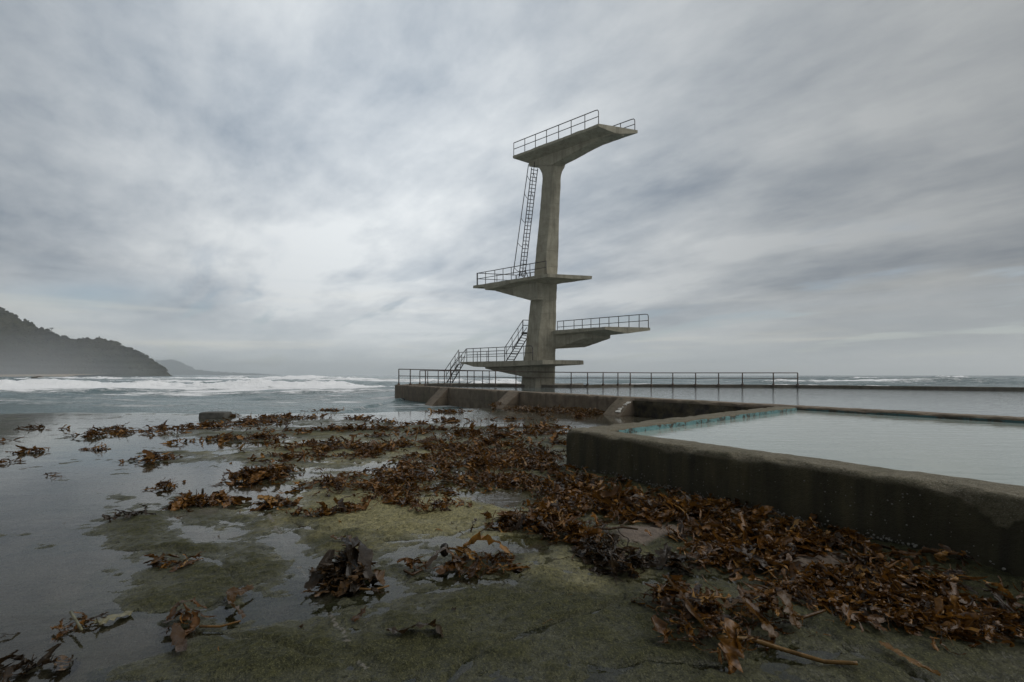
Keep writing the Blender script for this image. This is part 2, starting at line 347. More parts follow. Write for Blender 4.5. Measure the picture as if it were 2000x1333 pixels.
M_KELPORANGE = kelp_mat("orange_kelp", (0.06, 0.030, 0.009), (0.11, 0.055, 0.014), (0.16, 0.082, 0.02), (0.19, 0.11, 0.032))
M_KELPPALE = kelp_mat("pale_kelp", (0.12, 0.11, 0.06), (0.16, 0.15, 0.085), (0.2, 0.19, 0.11), (0.22, 0.2, 0.12))

# ------------------------------------------------------------------ wall lines
ZT = 0.65
A = onz(771, 752, ZT); D0 = onz(2000, 817.75, ZT)
udir = (D0 - A).normalized(); D = D0 + udir * 7.0
unrm = Vector((-udir.y, udir.x, 0))                    # points to the far (water) side
if unrm.y < 0: unrm = -unrm
O = onz(1106, 838, ZT); IN0 = onz(1190, 836, ZT); IN1 = onz(1540, 796.6, ZT)
nd = (onz(1999, 940.7, ZT) - onz(1215, 840, ZT)).normalized()
NEND = O + nd * 7.4
ndn = Vector((-nd.y, nd.x, 0))
if ndn.x < 0: ndn = -ndn
ld = (IN1 - IN0).normalized(); ldn = Vector((ld.y, -ld.x, 0))   # towards pool interior (right)

# ------------------------------------------------------------------ ground
def ell(px, py, cx, cy, rx, ry, p=1.0): return np.exp(-(((px - cx) / rx) ** 2 + ((py - cy) / ry) ** 2) ** p)
HUMPS = [(215, 968, 60, 7), (235, 1030, 75, 20), (260, 1062, 120, 26), (330, 1080, 60, 22), (400, 1010, 60, 18), (470, 1105, 95, 34), (400, 1130, 110, 36),
         (360, 1165, 90, 18), (500, 1025, 60, 18), (340, 1216, 70, 12), (480, 1175, 60, 18), (500, 1265, 140, 45), (330, 1300, 150, 34), (240, 1325, 100, 20),
         (650, 1020, 140, 34), (820, 1030, 150, 40), (700, 985, 120, 20), (930, 1000, 110, 25), (560, 1290, 120, 40), (110, 940, 50, 4), (75, 1068, 40, 10),
         (430, 895, 90, 14), (330, 885, 60, 8), (560, 880, 120, 10), (480, 850, 170, 8), (700, 845, 160, 7), (900, 838, 150, 7), (800, 870, 140, 9), (1050, 860, 110, 10),
         (960, 1180, 240, 38), (860, 1260, 180, 55), (1100, 1250, 190, 60), (1250, 1080, 120, 40), (1430, 1190, 90, 25), (1620, 1240, 150, 35), (1800, 1310, 170, 40), (1100, 1140, 140, 28), (620, 1060, 90, 22)]
POOLS = [(380, 1050, 70, 24), (450, 950, 70, 20), (640, 1110, 60, 40), (560, 1210, 60, 30), (560, 1060, 40, 40), (1000, 1065, 110, 14), (720, 1165, 90, 18), (990, 970, 60, 14), (900, 1140, 150, 12),
         (1560, 1245, 60, 14), (1690, 1290, 90, 12), (1300, 1135, 60, 8), (1010, 825, 120, 8), (860, 815, 160, 6), (1080, 845, 90, 6), (420, 875, 80, 6)]
def seg_d(x, y, pts):
    d = np.full(np.shape(x), 1e9)
    for (x0, y0), (x1, y1) in zip(pts[:-1], pts[1:]):
        dx, dy = x1 - x0, y1 - y0; tt = np.clip(((x - x0) * dx + (y - y0) * dy) / (dx * dx + dy * dy), 0, 1)
        d = np.minimum(d, np.hypot(x - x0 - tt * dx, y - y0 - tt * dy))
    return d
def gpts(lst): return [tuple(onz(a, b, 0)[:2]) for a, b in lst]
VEINS = [gpts([(430, 882), (468, 930), (500, 965), (540, 1035), (570, 1085), (605, 1135), (640, 1195), (670, 1245), (690, 1285), (725, 1333), (760, 1400)]),
         gpts([(900, 945), (960, 972), (1010, 1000)]), gpts([(1560, 1225), (1640, 1262), (1730, 1300), (1850, 1345)])]
CRACKS = [gpts([(150, 1080), (330, 1075), (420, 1100), (540, 1195), (600, 1200)]), gpts([(600, 1200), (760, 1170), (900, 1150), (1130, 1165)]), gpts([(880, 1333), (960, 1260), (1080, 1225), (1230, 1170)]),
          gpts([(1560, 1225), (1640, 1262), (1730, 1300), (1850, 1345)]), gpts([(560, 1020), (700, 1060), (860, 1055), (1010, 1010)]), gpts([(250, 1210), (420, 1240), (620, 1290)]), gpts([(1150, 1333), (1260, 1290), (1420, 1310)]), gpts([(300, 930), (520, 900), (700, 905)])]
def lip(x): return 18.0 + 2.5 * sstep(x, -8, 0) + 1.1 * fbm(np.asarray(x) * 0.45, np.asarray(x) * 0 + 3.3, 50, 3)
def ground_all(x, y):
    x = np.asarray(x, float); y = np.asarray(y, float)
    ys = np.maximum(y, 1.6)
    wx = x + 0.10 * ys ** 0.6 * fbm(x * 1.3, y * 1.3, 11, 3); wy = ys + 0.10 * ys ** 0.6 * fbm(x * 1.3 + 9, y * 1.3, 12, 3)
    px = CX + F * wx / wy; py = HY + F * CAMH / wy
    b = np.where(py > 930, -0.055 + 0.045 * sstep(px, 150, 700) + 0.012 * sstep(px, 700, 1150) + 0.034 * sstep(px, 100, 240) * (1 - sstep(px, 330, 480)) * sstep(py, 940, 980) * (1 - sstep(py, 1150, 1230)) + 0.022 * sstep(px, 330, 520) * (1 - sstep(px, 760, 1000)), -0.03 + 0.012 * sstep(px, 250, 900))
    b = b + 0.026 * sstep(px, 380, 620) * sstep(py, 806, 822) * (1 - sstep(py, 905, 950)) + 0.01 * sstep(px, 250, 420) * sstep(py, 830, 850) * (1 - sstep(py, 905, 950))
    b = b + 0.035 * sstep(px, 1150, 1400) * sstep(py, 850, 960)
    for h_ in HUMPS: b = b + 0.062 * ell(px, py, *h_)
    for h_ in POOLS: b = b - 0.055 * ell(px, py, *h_)
    dv = np.minimum.reduce([seg_d(x + 0.03 * fbm(x * 6, y * 6, 64, 3), y, v) for v in VEINS[:2]])
    b = b - 0.05 * np.exp(-(dv / (0.05 + 0.012 * ys)) ** 2)
    vein = np.exp(-(dv / (0.010 + 0.0026 * ys)) ** 2)
    b = np.where(b < 0, b * 0.55, b * 0.40) - 0.003
    z = b + 0.030 * fbm(x * 1.3, y * 2.0, 1, 5, 0.62) + 0.028 * fbm(x * 4.5, y * 6, 2, 5, 0.6) + 0.012 * fbm(x * 17, y * 17, 3, 3)
    dc = np.minimum.reduce([seg_d(x + 0.05 * fbm(x * 3, y * 3, 62, 3), y + 0.05 * fbm(x * 3, y * 3, 63, 3), v) for v in CRACKS])
    z = z - 0.035 * np.exp(-(dc / (0.012 + 0.003 * ys)) ** 2)
    near = 1 - sstep(y, 4.0, 9.0)
    z = z + near * (0.011 * fbm(x * 26, y * 26, 5, 3) + 0.010 * np.abs(fbm(x * 8, y * 11, 6, 3)))
    vein = vein * sstep(fbm(x * 7, y * 7, 8, 3), -0.65, 0.05); z = z + 0.018 * vein
    dw = -((x - O.x) * ndn.x + (y - O.y) * ndn.y); al_ = (x - O.x) * nd.x + (y - O.y) * nd.y
    z = z + 0.07 * np.exp(-(dw / 0.55) ** 2) * sstep(al_, -0.6, 0.5)
    far = sstep(y, 10, 17); z = z - 0.045 * far * sstep(x, -3, 1)
    z = z + far * 0.02 * fbm(x * 0.5, y * 1.4, 21, 3)
    L = lip(x); z = z - np.clip(y - L, 0, None) * 0.14
    z = np.maximum(z, -1.3)
    algae = 0.35 + 0.6 * sstep(z, -0.03, 0.008) + 0.5 * fbm(x * 0.9, y * 1.1, 61, 4) - 0.5 * sstep(px, 1150, 1500) * sstep(py, 1180, 1000)
    sand = 0.9 * ell(px, py, 1270, 1050, 75, 32) + 0.8 * ell(px, py, 1590, 1100, 80, 28) + 0.7 * ell(px, py, 980, 968, 90, 14) + 0.55 * ell(px, py, 700, 918, 40, 10) + 0.6 * ell(px, py, 1230, 825, 90, 8) \
        + 0.5 * ell(px, py, 60, 920, 120, 24) + 0.5 * ell(px, py, 1130, 985, 50, 12) + 0.45 * ell(px, py, 560, 925, 60, 8)
    yellow = 0.95 * ell(px, py, 830, 1000, 330, 75) + 0.8 * ell(px, py, 1160, 1120, 120, 40) + 0.5 * ell(px, py, 700, 880, 400, 40) + 0.35 * ell(px, py, 1480, 1200, 160, 40)
    return z, algae, sand, vein, yellow
def gz(x, y): return float(ground_all(np.array([x]), np.array([y]))[0][0])

ys = [-6, -4, -2, -0.5, 0.4, 1.0, 1.4]
yv = 1.6
while yv < 40: ys.append(yv); yv += max(0.011, 0.0062 * yv)
ys += [44, 50, 60]
xs_in = np.arange(-4.2, 5.0, 0.026)
def outw(x0, sgn, lim):
    r = []; st = 0.03; x = x0
    while abs(x) < lim: x += sgn * st; st *= 1.012; r.append(x)
    return r
xs = np.array(sorted(outw(-4.2, -1, 42)) + list(xs_in) + outw(5.0, 1, 30))
ysa = np.array(ys)
GX, GY = np.meshgrid(xs, ysa)
gzv, ga, gs, gv, gyel = ground_all(GX, GY)
me = mesh_np("rock_shelf", np.stack([GX, GY, gzv], -1).reshape(-1, 3), grid_faces(len(ysa), len(xs)),
             {"wet": 1 - sstep(gzv, 0.004, 0.030), "algae": ga, "sand": gs, "vein": gv, "yellow": gyel}, True)
tag(link("rock_shelf_ground", me, M_ROCK), "wet rock shelf with green algae and shallow pools", kind="structure")

# shallow tide water lying on the shelf
lx = np.arange(-42, 6.01, 0.5); V = []; Fs = []
ly = lip(lx) - 0.05
n = len(lx); rows = np.linspace(0, 1, 14)
for r_ in rows:
    for x_, y_ in zip(lx, ly): V.append((x_, -6 + (y_ + 6) * r_, 0.0))
tag(link("tide_water", mesh_np("tide_water", V, grid_faces(len(rows), n)), M_TIDE), "clear still tide water lying over the rock shelf", kind="structure")

# ------------------------------------------------------------------ sea
SEA = -0.5
yl = [15.0]
while yl[-1] < 6000: yl.append(yl[-1] * 1.0115 + 0.0)
yl = np.array(yl); sl = np.linspace(-2.7, 2.7, 860)
SY = np.repeat(yl[:, None], len(sl), 1); SX = sl[None, :] * SY
def waves(x, y):
    z = np.zeros_like(x); amp_d = np.clip((y - 14) / 34, 0.3, 1.0)
    r2 = np.random.default_rng(3)
    for i in range(16):
        wl = 2.6 * 1.24 ** i; th = r2.normal(0, 0.45); k = 2 * math.pi / wl; ph = r2.uniform(0, 6.28)
        am = 0.0095 * wl ** 0.95 * (0.9 if wl < 40 else 0.5)
        res = np.clip((wl / (0.0115 * y) - 2.5) / 3, 0, 1)
        z = z + am * res * np.sin(k * (y * math.cos(th) + x * math.sin(th)) + ph + 1.3 * fbm(x / wl / 2.5, y / wl / 2.5, 70 + i, 2))
    return z * amp_d
SZ = waves(SX, SY)
foam = np.zeros_like(SX)
def breaker(x0, x1, yc, hgt, front, back, fo, spill, seed, wob=3.0):
    global SZ, foam
    c = yc(SX) + wob * fbm(SX / 14, SX * 0 + seed, seed, 3)
    d = SY - c
    e = sstep(SX, x0, x0 + 12) * (1 - sstep(SX, x1 - 10, x1))
    hv = hgt * e * (0.75 + 0.45 * fbm(SX / 6, SX * 0 + 2.2, seed + 1, 4))
    prof = np.where(d < 0, np.exp(-(d / front) ** 2), np.exp(-(d / back) ** 2))
    lump = 1 + 0.6 * fbm(SX / 1.5, SY / 1.2, seed + 2, 3)
    SZ += hv * prof * lump
    fm = e * np.where(d > 0, np.exp(-(d / (back * 0.25)) ** 2), np.exp(-(d / spill) ** 2)) * fo * (0.8 + 0.5 * fbm(SX / 9, SY / 5, seed + 3, 3))
    foam = np.maximum(foam, fm)
breaker(-140, 9, lambda x: 78 + 0.10 * (x + 30), 1.05, 2.0, 6, 1.15, 17, 100)
breaker(-120, -12, lambda x: 62 + 0.05 * (x + 30), 0.22, 1.5, 4, 0.95, 9, 110, 2)
breaker(-90, 2, lambda x: 52 + 0.04 * (x + 30), 0.12, 1.2, 3, 0.8, 4, 112, 2)
breaker(-110, 8, lambda x: 120 + 0.1 * (x + 30), 0.6, 3, 8, 0.9, 14, 114, 4)
breaker(-190, 0, lambda x: 160 + 0.1 * (x + 30), 0.6, 3, 9, 0.85, 12, 116, 5)
breaker(-420, -70, lambda x: 215 + 0.1 * (x + 200), 0.9, 4, 12, 1.1, 24, 120, 8)
breaker(-330, -150, lambda x: 330 + 0.0 * x, 1.0, 5, 14, 0.8, 20, 125, 10)
breaker(-30, 40, lambda x: 105 + 0.1 * x, 0.35, 3, 8, 0.8, 14, 130, 4)
breaker(44, 100, lambda x: 88 + 0.1 * x, 0.55, 3, 7, 0.85, 9, 140, 4)
breaker(25, 62, lambda x: 62 + 0.1 * x, 0.3, 3, 6, 0.75, 9, 145, 3)
breaker(165, 196, lambda x: 235 + 0 * x, 1.3, 5, 12, 1.0, 8, 150, 3)
breaker(258, 292, lambda x: 290 + 0 * x, 1.2, 5, 12, 0.9, 7, 160, 3)
breaker(-24, -10, lambda x: 190 + 0 * x, 0.9, 4, 10, 0.9, 8, 170, 3)
breaker(90, 260, lambda x: 150 + 0.05 * x, 0.9, 6, 14, 0.25, 8, 180, 8)
breaker(60, 200, lambda x: 82 + 0.03 * x, 0.5, 4, 9, 0.35, 6, 190, 5)
near_streak = 0.52 * np.exp(-((SY - 38) / 20) ** 2) * (1 - sstep(SX, -4, 4)) * (0.7 + fbm(SX / 6, SY / 1.6, 200, 4))
foam = np.maximum(foam, near_streak)
foam = np.maximum(foam, 0.34 * sstep(fbm(SX / 30, SY / 14, 210, 4), 0.25, 0.6) * (SY > 90))
# sheltered by the pool walls: flat behind walls so no wave pokes through the pools
SZ = SZ * sstep(SY, 20, 40)
inpool = (SX > -9) & (SY < 47.5 - 0.35 * np.clip(SX - 3, 0, 80)) & (SY > 10)
SZ = np.where(inpool, -0.05, SZ)
me = mesh_np("sea", np.stack([SX, SY, SEA + SZ], -1).reshape(-1, 3), grid_faces(len(yl), len(sl)), {"foam": np.clip(foam, 0, 1.3)}, True)
tag(link("sea", me, M_SEA), "grey green sea with white breakers", kind="structure")
# sea carried on behind the headlands and to the sides
# ------------------------------------------------------------------ hills
def hill(name, prof, Yr, front, back, mt, label, nv=46, step=5.0, rough=1.0, zlow=-2.0):
    pxs = np.array([p[0] for p in prof], float); pys = np.array([p[1] for p in prof], float)
    X0, X1 = (pxs[0] - CX) / F * Yr, (pxs[-1] - CX) / F * Yr
    xs_ = np.arange(X0, X1 + step, step)
    ridge = np.interp(xs_ / Yr * F + CX, pxs, (HY - pys) / F * Yr)
    v = np.linspace(0, 1, nv)
    XX, VV = np.meshgrid(xs_, v)
    RR = np.repeat(ridge[None, :], nv, 0)
    YY = Yr - front * (1 - VV / 0.62) * (VV < 0.62) * (0.35 + 0.65 * sstep(RR, 0, 90)) + back * ((VV - 0.62) / 0.38) * (VV >= 0.62)
    pr = np.where(VV < 0.62, np.sin(np.clip(VV / 0.62, 0, 1) * math.pi / 2) ** 0.85, np.cos(np.clip((VV - 0.62) / 0.38, 0, 1) * math.pi / 2))
    ZZ = RR * pr + CAMH * pr
    amp = rough * (0.25 + sstep(RR, 3, 40))
    ZZ = ZZ + pr * amp * (7.0 * fbm(XX / 34, YY / 34, 300, 5, 0.6) + 8.0 * np.abs(fbm(XX / 11, YY / 11, 310, 4, 0.6)) - 1.0) - rough * 0.8
    ZZ = np.where(pr < 0.02, zlow, ZZ)
    me = mesh_np(name, np.stack([XX, YY, ZZ], -1).reshape(-1, 3), grid_faces(nv, len(xs_)), None, False)
    return tag(link(name, me, mt), label, kind="structure"), (lambda px: np.interp(px, pxs, (HY - pys) / F * Yr))
PROF = [(-900, 430), (-500, 470), (-250, 520), (-90, 566), (0, 598), (25, 608), (60, 630), (100, 648), (140, 660), (170, 667), (190, 669), (215, 673), (245, 675), (262, 680), (280, 691), (300, 706), (318, 717), (327, 727), (332, 733)]
_, ridge_h = hill("headland_hill", PROF, 620, 95, 8, M_HILL, "dark bush covered headland falling steeply to the sea", 60, 2.2, 1.0)
hill("far_headland_hill", [(150, 700), (300, 706), (335, 704), (352, 706), (366, 714), (384, 723), (410, 726), (450, 728), (520, 731), (550, 733.2)], 4600, 300, 40, M_HILL, "pale blue far headland low on the horizon", 20, 14, 2.0)
# scrub and tree crowns covering the headland
hd = bpy.data.objects["headland_hill"].data
co = np.empty(len(hd.vertices) * 3, np.float32); hd.vertices.foreach_get("co", co); co = co.reshape(-1, 3)
cand = co[(co[:, 2] > 6) & (co[:, 1] < 630) & (co[:, 0] > -760)]
r4 = np.random.default_rng(5); pick = cand[r4.integers(0, len(cand), 3600)]
ico = np.array([(0, 0, 1), (.89, 0, .45), (.28, .85, .45), (-.72, .53, .45), (-.72, -.53, .45), (.28, -.85, .45), (.8, .5, -.4), (-.3, .9, -.4), (-.95, 0, -.4), (-.3, -.9, -.4), (.8, -.5, -.4)])
icf = np.array([(0, 1, 2), (0, 2, 3), (0, 3, 4), (0, 4, 5), (0, 5, 1), (1, 6, 2), (2, 7, 3), (3, 8, 4), (4, 9, 5), (5, 10, 1), (2, 6, 7), (3, 7, 8), (4, 8, 9), (5, 9, 10), (1, 10, 6)])
V = []; Fs = []
for i, c in enumerate(pick):
    sc_ = r4.uniform(0.8, 2.1) * (1.5 if r4.random() < 0.1 else 1); V.append(ico * sc_ * r4.uniform(0.7, 1.3, (11, 3)) * (1, 1, 0.85) + c + (0, 0, sc_ * 0.25)); Fs.append(icf + 11 * i)
tag(link("bush_canopy", mesh_np("bush_canopy", np.concatenate(V), np.concatenate(Fs)), M_HILL), "dark coastal scrub covering the headland", kind="stuff")
# beach strip at the foot of the headland
V = []; 
bx = np.linspace(-900, -498, 60)
for i, x_ in enumerate(bx):
    V += [(x_, 505 + 6 * math.sin(x_ / 30), SEA - 0.3), (x_, 530, 1.5), (x_, 575, 3.2)]
Fs = [[i * 3 + j, (i + 1) * 3 + j, (i + 1) * 3 + j + 1, i * 3 + j + 1] for i in range(len(bx) - 1) for j in range(2)]
tag(link("beach_sand", mesh_np("beach", V, Fs, None, True), M_SAND), "strip of tan beach sand below the headland", kind="structure")
# trees standing clear of the ridge
def ridge_tree(px, label, hgt, flat):
    Yt = 618.0; X_ = (px - CX) / F * Yt; z0 = float(ridge_h(px)) + 0.3
    root = empty("ridge_tree", (X_, Yt, z0), label, "tree", "trees on the headland ridge")
    V, Fs = tube([(0, 0, -1.5), (0.1, 0, hgt * 0.5), (0, 0, hgt * 0.9)], [0.35, 0.28, 0.15], 5)
    for s in (-1, 1): tube([(0, 0, hgt * 0.55), (s * 1.2, 0.3, hgt * 0.85)], [0.15, 0.08], 4, V, Fs)
    o = link("trunk", mesh_py("trunk", V, Fs), M_BARK); o.parent = root
    V = []; Fs = []; r3 = random.Random(int(px))
    for k in range(90):
        th = r3.uniform(0, 6.28); rr = math.sqrt(r3.random()) * flat; zz = hgt * 0.85 + r3.uniform(-0.7, 0.9) * (1 if flat > 2 else 1.6)
        c = Vector((rr * math.cos(th), rr * math.sin(th), zz)); b = len(V); s = r3.uniform(0.35, 0.8)
        for q in range(3): V.append(c + Vector((r3.uniform(-s, s), r3.uniform(-s, s), r3.uniform(-s, s) * 0.7)))
        Fs.append((b, b + 1, b + 2))
    o = link("crown", mesh_py("crown", V, Fs), M_LEAF); o.parent = root
ridge_tree(101, "small flat topped tree standing alone on the upper ridge of the headland", 6.5, 2.6)
ridge_tree(189, "narrow tree poking above the lower headland ridge, right of the flat topped tree", 3.2, 1.3)

# ------------------------------------------------------------------ haze
V = []; Fs = []
box_vf(Vector((0, 3075, 68.5)), Vector((9000, 0, 0)), Vector((0, 3175, 0)), Vector((0, 0, 81.5)), V, Fs)
m, t = mat("haze_air")
pv = t.n("ShaderNodeVolumePrincipled", {"Color": (0.97, 0.985, 1.0, 1), "Density": 0.00028, "Anisotropy": 0.55})
t.n("ShaderNodeOutputMaterial", {"Volume": pv.outputs[0]})
USE_HAZE = True
m2, t = mat("mist_air")
pv = t.n("ShaderNodeVolumePrincipled", {"Color": (0.97, 0.98, 1.0, 1), "Density": 0.00062, "Anisotropy": 0.4})
t.n("ShaderNodeOutputMaterial", {"Volume": pv.outputs[0]})
V2 = []; F2 = []
for k, hh_ in enumerate((9, 15, 22, 30, 39, 50)):
    box_vf(Vector((-760 + 3 * k, 470 + 6 * k, hh_ / 2 - 0.25)), Vector((360 - 9 * k, 0, 0)), Vector((0, 110 - 8 * k, 0)), Vector((0, 0, hh_ / 2)), V2, F2)
for k in range(6):
    tag(link("sea_mist", mesh_py("sea_mist", V2[k * 8:k * 8 + 8], [tuple(i - k * 8 for i in f) for f in F2[k * 6:k * 6 + 6]]), m2), "thin sea mist lying along the foot of the headland", kind="stuff")
if USE_HAZE: tag(link("haze", mesh_py("haze", V, Fs), m), "pale sea haze", kind="stuff")

# ------------------------------------------------------------------ small (near) pool
def wall_strip(p0, p1, width_dir, width, ztop, zbot, film_fn, step=0.035, bev=0.05, seed=0, chip=0.018, taper0=0.0):
    """swept wall: outer face at the p0-p1 line, top, inner face towards width_dir"""
    L = (p1 - p0).length; nrow = int(L / step) + 1; d = (p1 - p0) / L
    cs = []                                                  # (offset across, z)
    for z_ in np.linspace(zbot, ztop - bev, 14): cs.append((0.0, z_))
    for a_ in np.linspace(0, math.pi / 2, 5)[1:]: cs.append((bev * (1 - math.cos(a_)), ztop - bev + bev * math.sin(a_)))
    for o_ in np.linspace(bev, width - bev * 0.5, 9)[1:]: cs.append((o_, ztop))
    cs.append((width, ztop - bev * 0.5)); cs.append((width, ztop - 0.2)); cs.append((width, zbot))
    cs = np.array(cs); nc = len(cs)
    tt = np.linspace(0, L, nrow)
    off = np.repeat(cs[None, :, 0], nrow, 0); zz = np.repeat(cs[None, :, 1], nrow, 0); T = np.repeat(tt[:, None], nc, 1)
    arc = np.cumsum(np.r_[0, np.hypot(np.diff(cs[:, 0]), np.diff(cs[:, 1]))]); S = np.repeat(arc[None, :], nrow, 0)
    nz_ = fbm(T * 9, S * 9, seed, 4) * 0.010 + fbm(T * 1.5, S * 1.5, seed + 5, 3) * 0.012
    edge = np.exp(-((S - arc[16]) / 0.07) ** 2)
    cut = edge * np.clip(fbm(T * 5, S * 3, seed + 9, 4) + 0.05, 0, 1) * chip * 3
    X = p0.x + d.x * T + width_dir.x * (off + np.where(off < bev, nz_ + cut, 0)); Y = p0.y + d.y * T + width_dir.y * (off + np.where(off < bev, nz_ + cut, 0))
    zz = zz + np.where(zz > ztop - bev * 1.1, nz_ * 0.8 - cut * 0.9, 0)
    for tj in (1.32, 2.9, 4.35, 5.9):
        g_ = np.exp(-((T - tj - 0.03 * fbm(zz * 3, T * 0, seed + 20, 2)) / 0.026) ** 2) * (off < bev) * (step < 0.05) * (seed == 1); X = X + width_dir.x * 0.02 * g_; Y = Y + width_dir.y * 0.02 * g_
    filmv = film_fn(T, zz, off)
    Fq = grid_faces(nrow, nc)
    me = mesh_np("wall", np.stack([X, Y, zz], -1).reshape(-1, 3), Fq, {"film": filmv}, True)
    bm_caps = None
    return me, nrow, nc
def capped(me, nrow, nc):
    import bmesh
    bm = bmesh.new(); bm.from_mesh(me); bm.verts.ensure_lookup_table()
    for r_ in (0, nrow - 1):
        vs_ = [bm.verts[r_ * nc + k] for k in range(nc)]
        try: bm.faces.new(vs_ if r_ == 0 else vs_[::-1])
        except ValueError: pass
    bmesh.ops.recalc_face_normals(bm, faces=bm.faces); bm.to_mesh(me); bm.free(); return me
tV1 = (onz(1280, 870, ZT) - O).dot(nd); tV2 = (onz(1975, 950, ZT) - O).dot(nd)
def film_near(T, z, off):
    drop = 0.055 + 0.03 * fbm(T * 2.5, z * 0 + 1, 401, 4) + 0.07 * np.exp(-((T - tV1) / 0.16) ** 2) + 0.03 * sstep(T, tV1, tV1 + 0.3) * (1 - sstep(T, tV1 + 0.9, tV1 + 1.4)) + 0.24 * np.exp(-np.abs(T - tV2) / 0.16)
    return np.where(off > 0.06, 0.0, sstep(ZT - z, drop - 0.03, drop + 0.03))
def film_left(T, z, off): return np.where(off > 0.06, 0.05, sstep(ZT - z, 0.06, 0.12) * 0.8)
me, a_, b_ = wall_strip(O, NEND, ndn, 0.42, ZT, -0.15, film_near, seed=1, chip=0.022)
small = link("small_pool_wall", capped(me, a_, b_), M_NEARWALL)
tag(small, "low dark concrete wall of the small pool with shells along its foot", "pool wall")
# left arm, running back to the big pool wall
OL = O + nd * 0.0
Lend = IN1 - ldn * 0.5 + ld * 0.5
Lst = O + ndn * 0.03
lv = (Lend - Lst); 
me, a_, b_ = wall_strip(Lst + lv.normalized() * 0.02, Lend, Vector((lv.y, -lv.x, 0)).normalized(), 0.5, ZT - 0.006, -0.2, film_left, seed=2, chip=0.02, bev=0.04)
link("side_wall", capped(me, a_, b_), M_NEARWALL, small)
# teal painted lining on the inner faces (plates 12 mm thick with a broken lower/upper edge)
def lining(name, p0, p1, nrm, z0, z1, mt, parent, seed):
    L = (p1 - p0).length; d = (p1 - p0) / L; n_ = int(L / 0.03)
    V = []; Fs = []
    for i in range(n_ + 1):
        s = L * i / n_; p = p0 + d * s
        zt_ = z1 - 0.035 * max(0, float(fbm(s * 4.0, 0.5, seed, 4)) + 0.12) - 0.06 * max(0, float(fbm(s * 0.9, 4.5, seed + 3, 3)) - 0.25)
        for off_, z_ in ((0.0, z0), (0.014, z0), (0.014, zt_), (0.0, zt_)): V.append(p + nrm * off_ + Vector((0, 0, z_)) - Vector((0, 0, p.z)))
    for i in range(n_):
        b = i * 4
        for k in range(3): Fs.append((b + k, b + 4 + k, b + 5 + k, b + 1 + k))
    return link(name, mesh_py(name, V, Fs), mt, parent)
lw = lv.normalized(); lwn = Vector((lw.y, -lw.x, 0))
lining("painted_lining", Lst + lwn * 0.503 + lw * 0.45, Lend + lwn * 0.503 - lw * 0.0, lwn, 0.2, ZT - 0.02, M_TEAL, small, 31)
# white shells and barnacles along the foot of the wall and dotted on its face
V = []; Fs = []
def shell(c, r, n, hgt):
    b = len(V); a = n.orthogonal().normalized(); e = n.cross(a)
    for rr, hh in ((1.0, 0.0), (0.6, 0.7)):
        for k in range(7):
            t_ = 2 * math.pi * k / 7; V.append(c + (a * math.cos(t_) + e * math.sin(t_)) * r * rr * random.uniform(0.85, 1.15) + n * hgt * hh)
    V.append(c + n * hgt)
    for k in range(7):
        k2 = (k + 1) % 7; Fs.append((b + k, b + k2, b + 7 + k2, b + 7 + k)); Fs.append((b + 7 + k, b + 7 + k2, b + 14))
for i in range(1500):
    s = random.uniform(0.02, 7.2)
    dens_ = float(fbm(s * 2.2, 0.3, 77, 3)) + 0.25
    if random.random() > 0.10 + 0.9 * dens_: continue
    p = O + nd * s; zb = max(gz(p.x - 0.03, p.y), -0.03)
    c = p - ndn * random.uniform(0.0, 0.05) + Vector((0, 0, zb - ZT + abs(random.gauss(0.0, 0.022)) + 0.012))
    shell(c, random.choice((0.004, 0.005, 0.007, 0.011)), (-ndn * random.uniform(0.4, 1) + Vector((random.uniform(-.3, .3), 0, random.uniform(0.1, 0.9)))).normalized(), random.uniform(0.006, 0.014))
for i in range(230):
    s = random.uniform(0.1, 7.0); z_ = random.uniform(0.1, ZT - 0.12)
    if float(fbm(s * 1.3, z_ * 2, 79, 2)) < -0.05: continue
    c = O + nd * s - ndn * 0.004 + Vector((0, 0, z_ - ZT)); shell(c, random.uniform(0.003, 0.008), -ndn, random.uniform(0.004, 0.01))
m, t = mat("shell_white"); P = world_pos(t)
finish(t, **{"Base Color": t.mix(t.noise(P, 50, 3), (0.05, 0.047, 0.04), (0.27, 0.26, 0.225)), "Roughness": 0.7}); M_SHELL = m
tag(link("barnacles", mesh_py("barnacles", V, Fs, True), M_SHELL, small), kind="stuff")
# water inside
zw = 0.55
def poly(name, pts, z, mt, label):
    V = [(p.x, p.y, z) for p in pts]; return tag(link(name, mesh_py(name, V, [list(range(len(V)))]), mt), label, kind="structure")
poly("small_pool_water", [O + ndn * 0.4 + nd * 0.4, NEND + ndn * 0.4, D + Vector((0.2, -0.3, 0)), Lend + lwn * 0.4 + ld * 0.3], zw, M_SMALLPOOL, "smooth pale water in the small pool")

# ------------------------------------------------------------------ big pool wall
def film0(T, z, off): return T * 0
WB = 0.55
me, a_, b_ = wall_strip(A, D, unrm, WB, ZT, -0.75, film0, step=0.09, bev=0.05, seed=5, chip=0.03)
big = link("big_pool_wall", capped(me, a_, b_), M_BIGWALL)
tag(big, "long brown concrete wall of the big pool with sloping buttresses", "pool wall", None)
sIN = (Lend - A).dot(udir)
pI = A + udir * (sIN + 0.1); pE = A + udir * ((D - A).length)
lining("painted_lining", pI, pE, -unrm, 0.3, ZT - 0.045, M_TEAL2, big, 41)
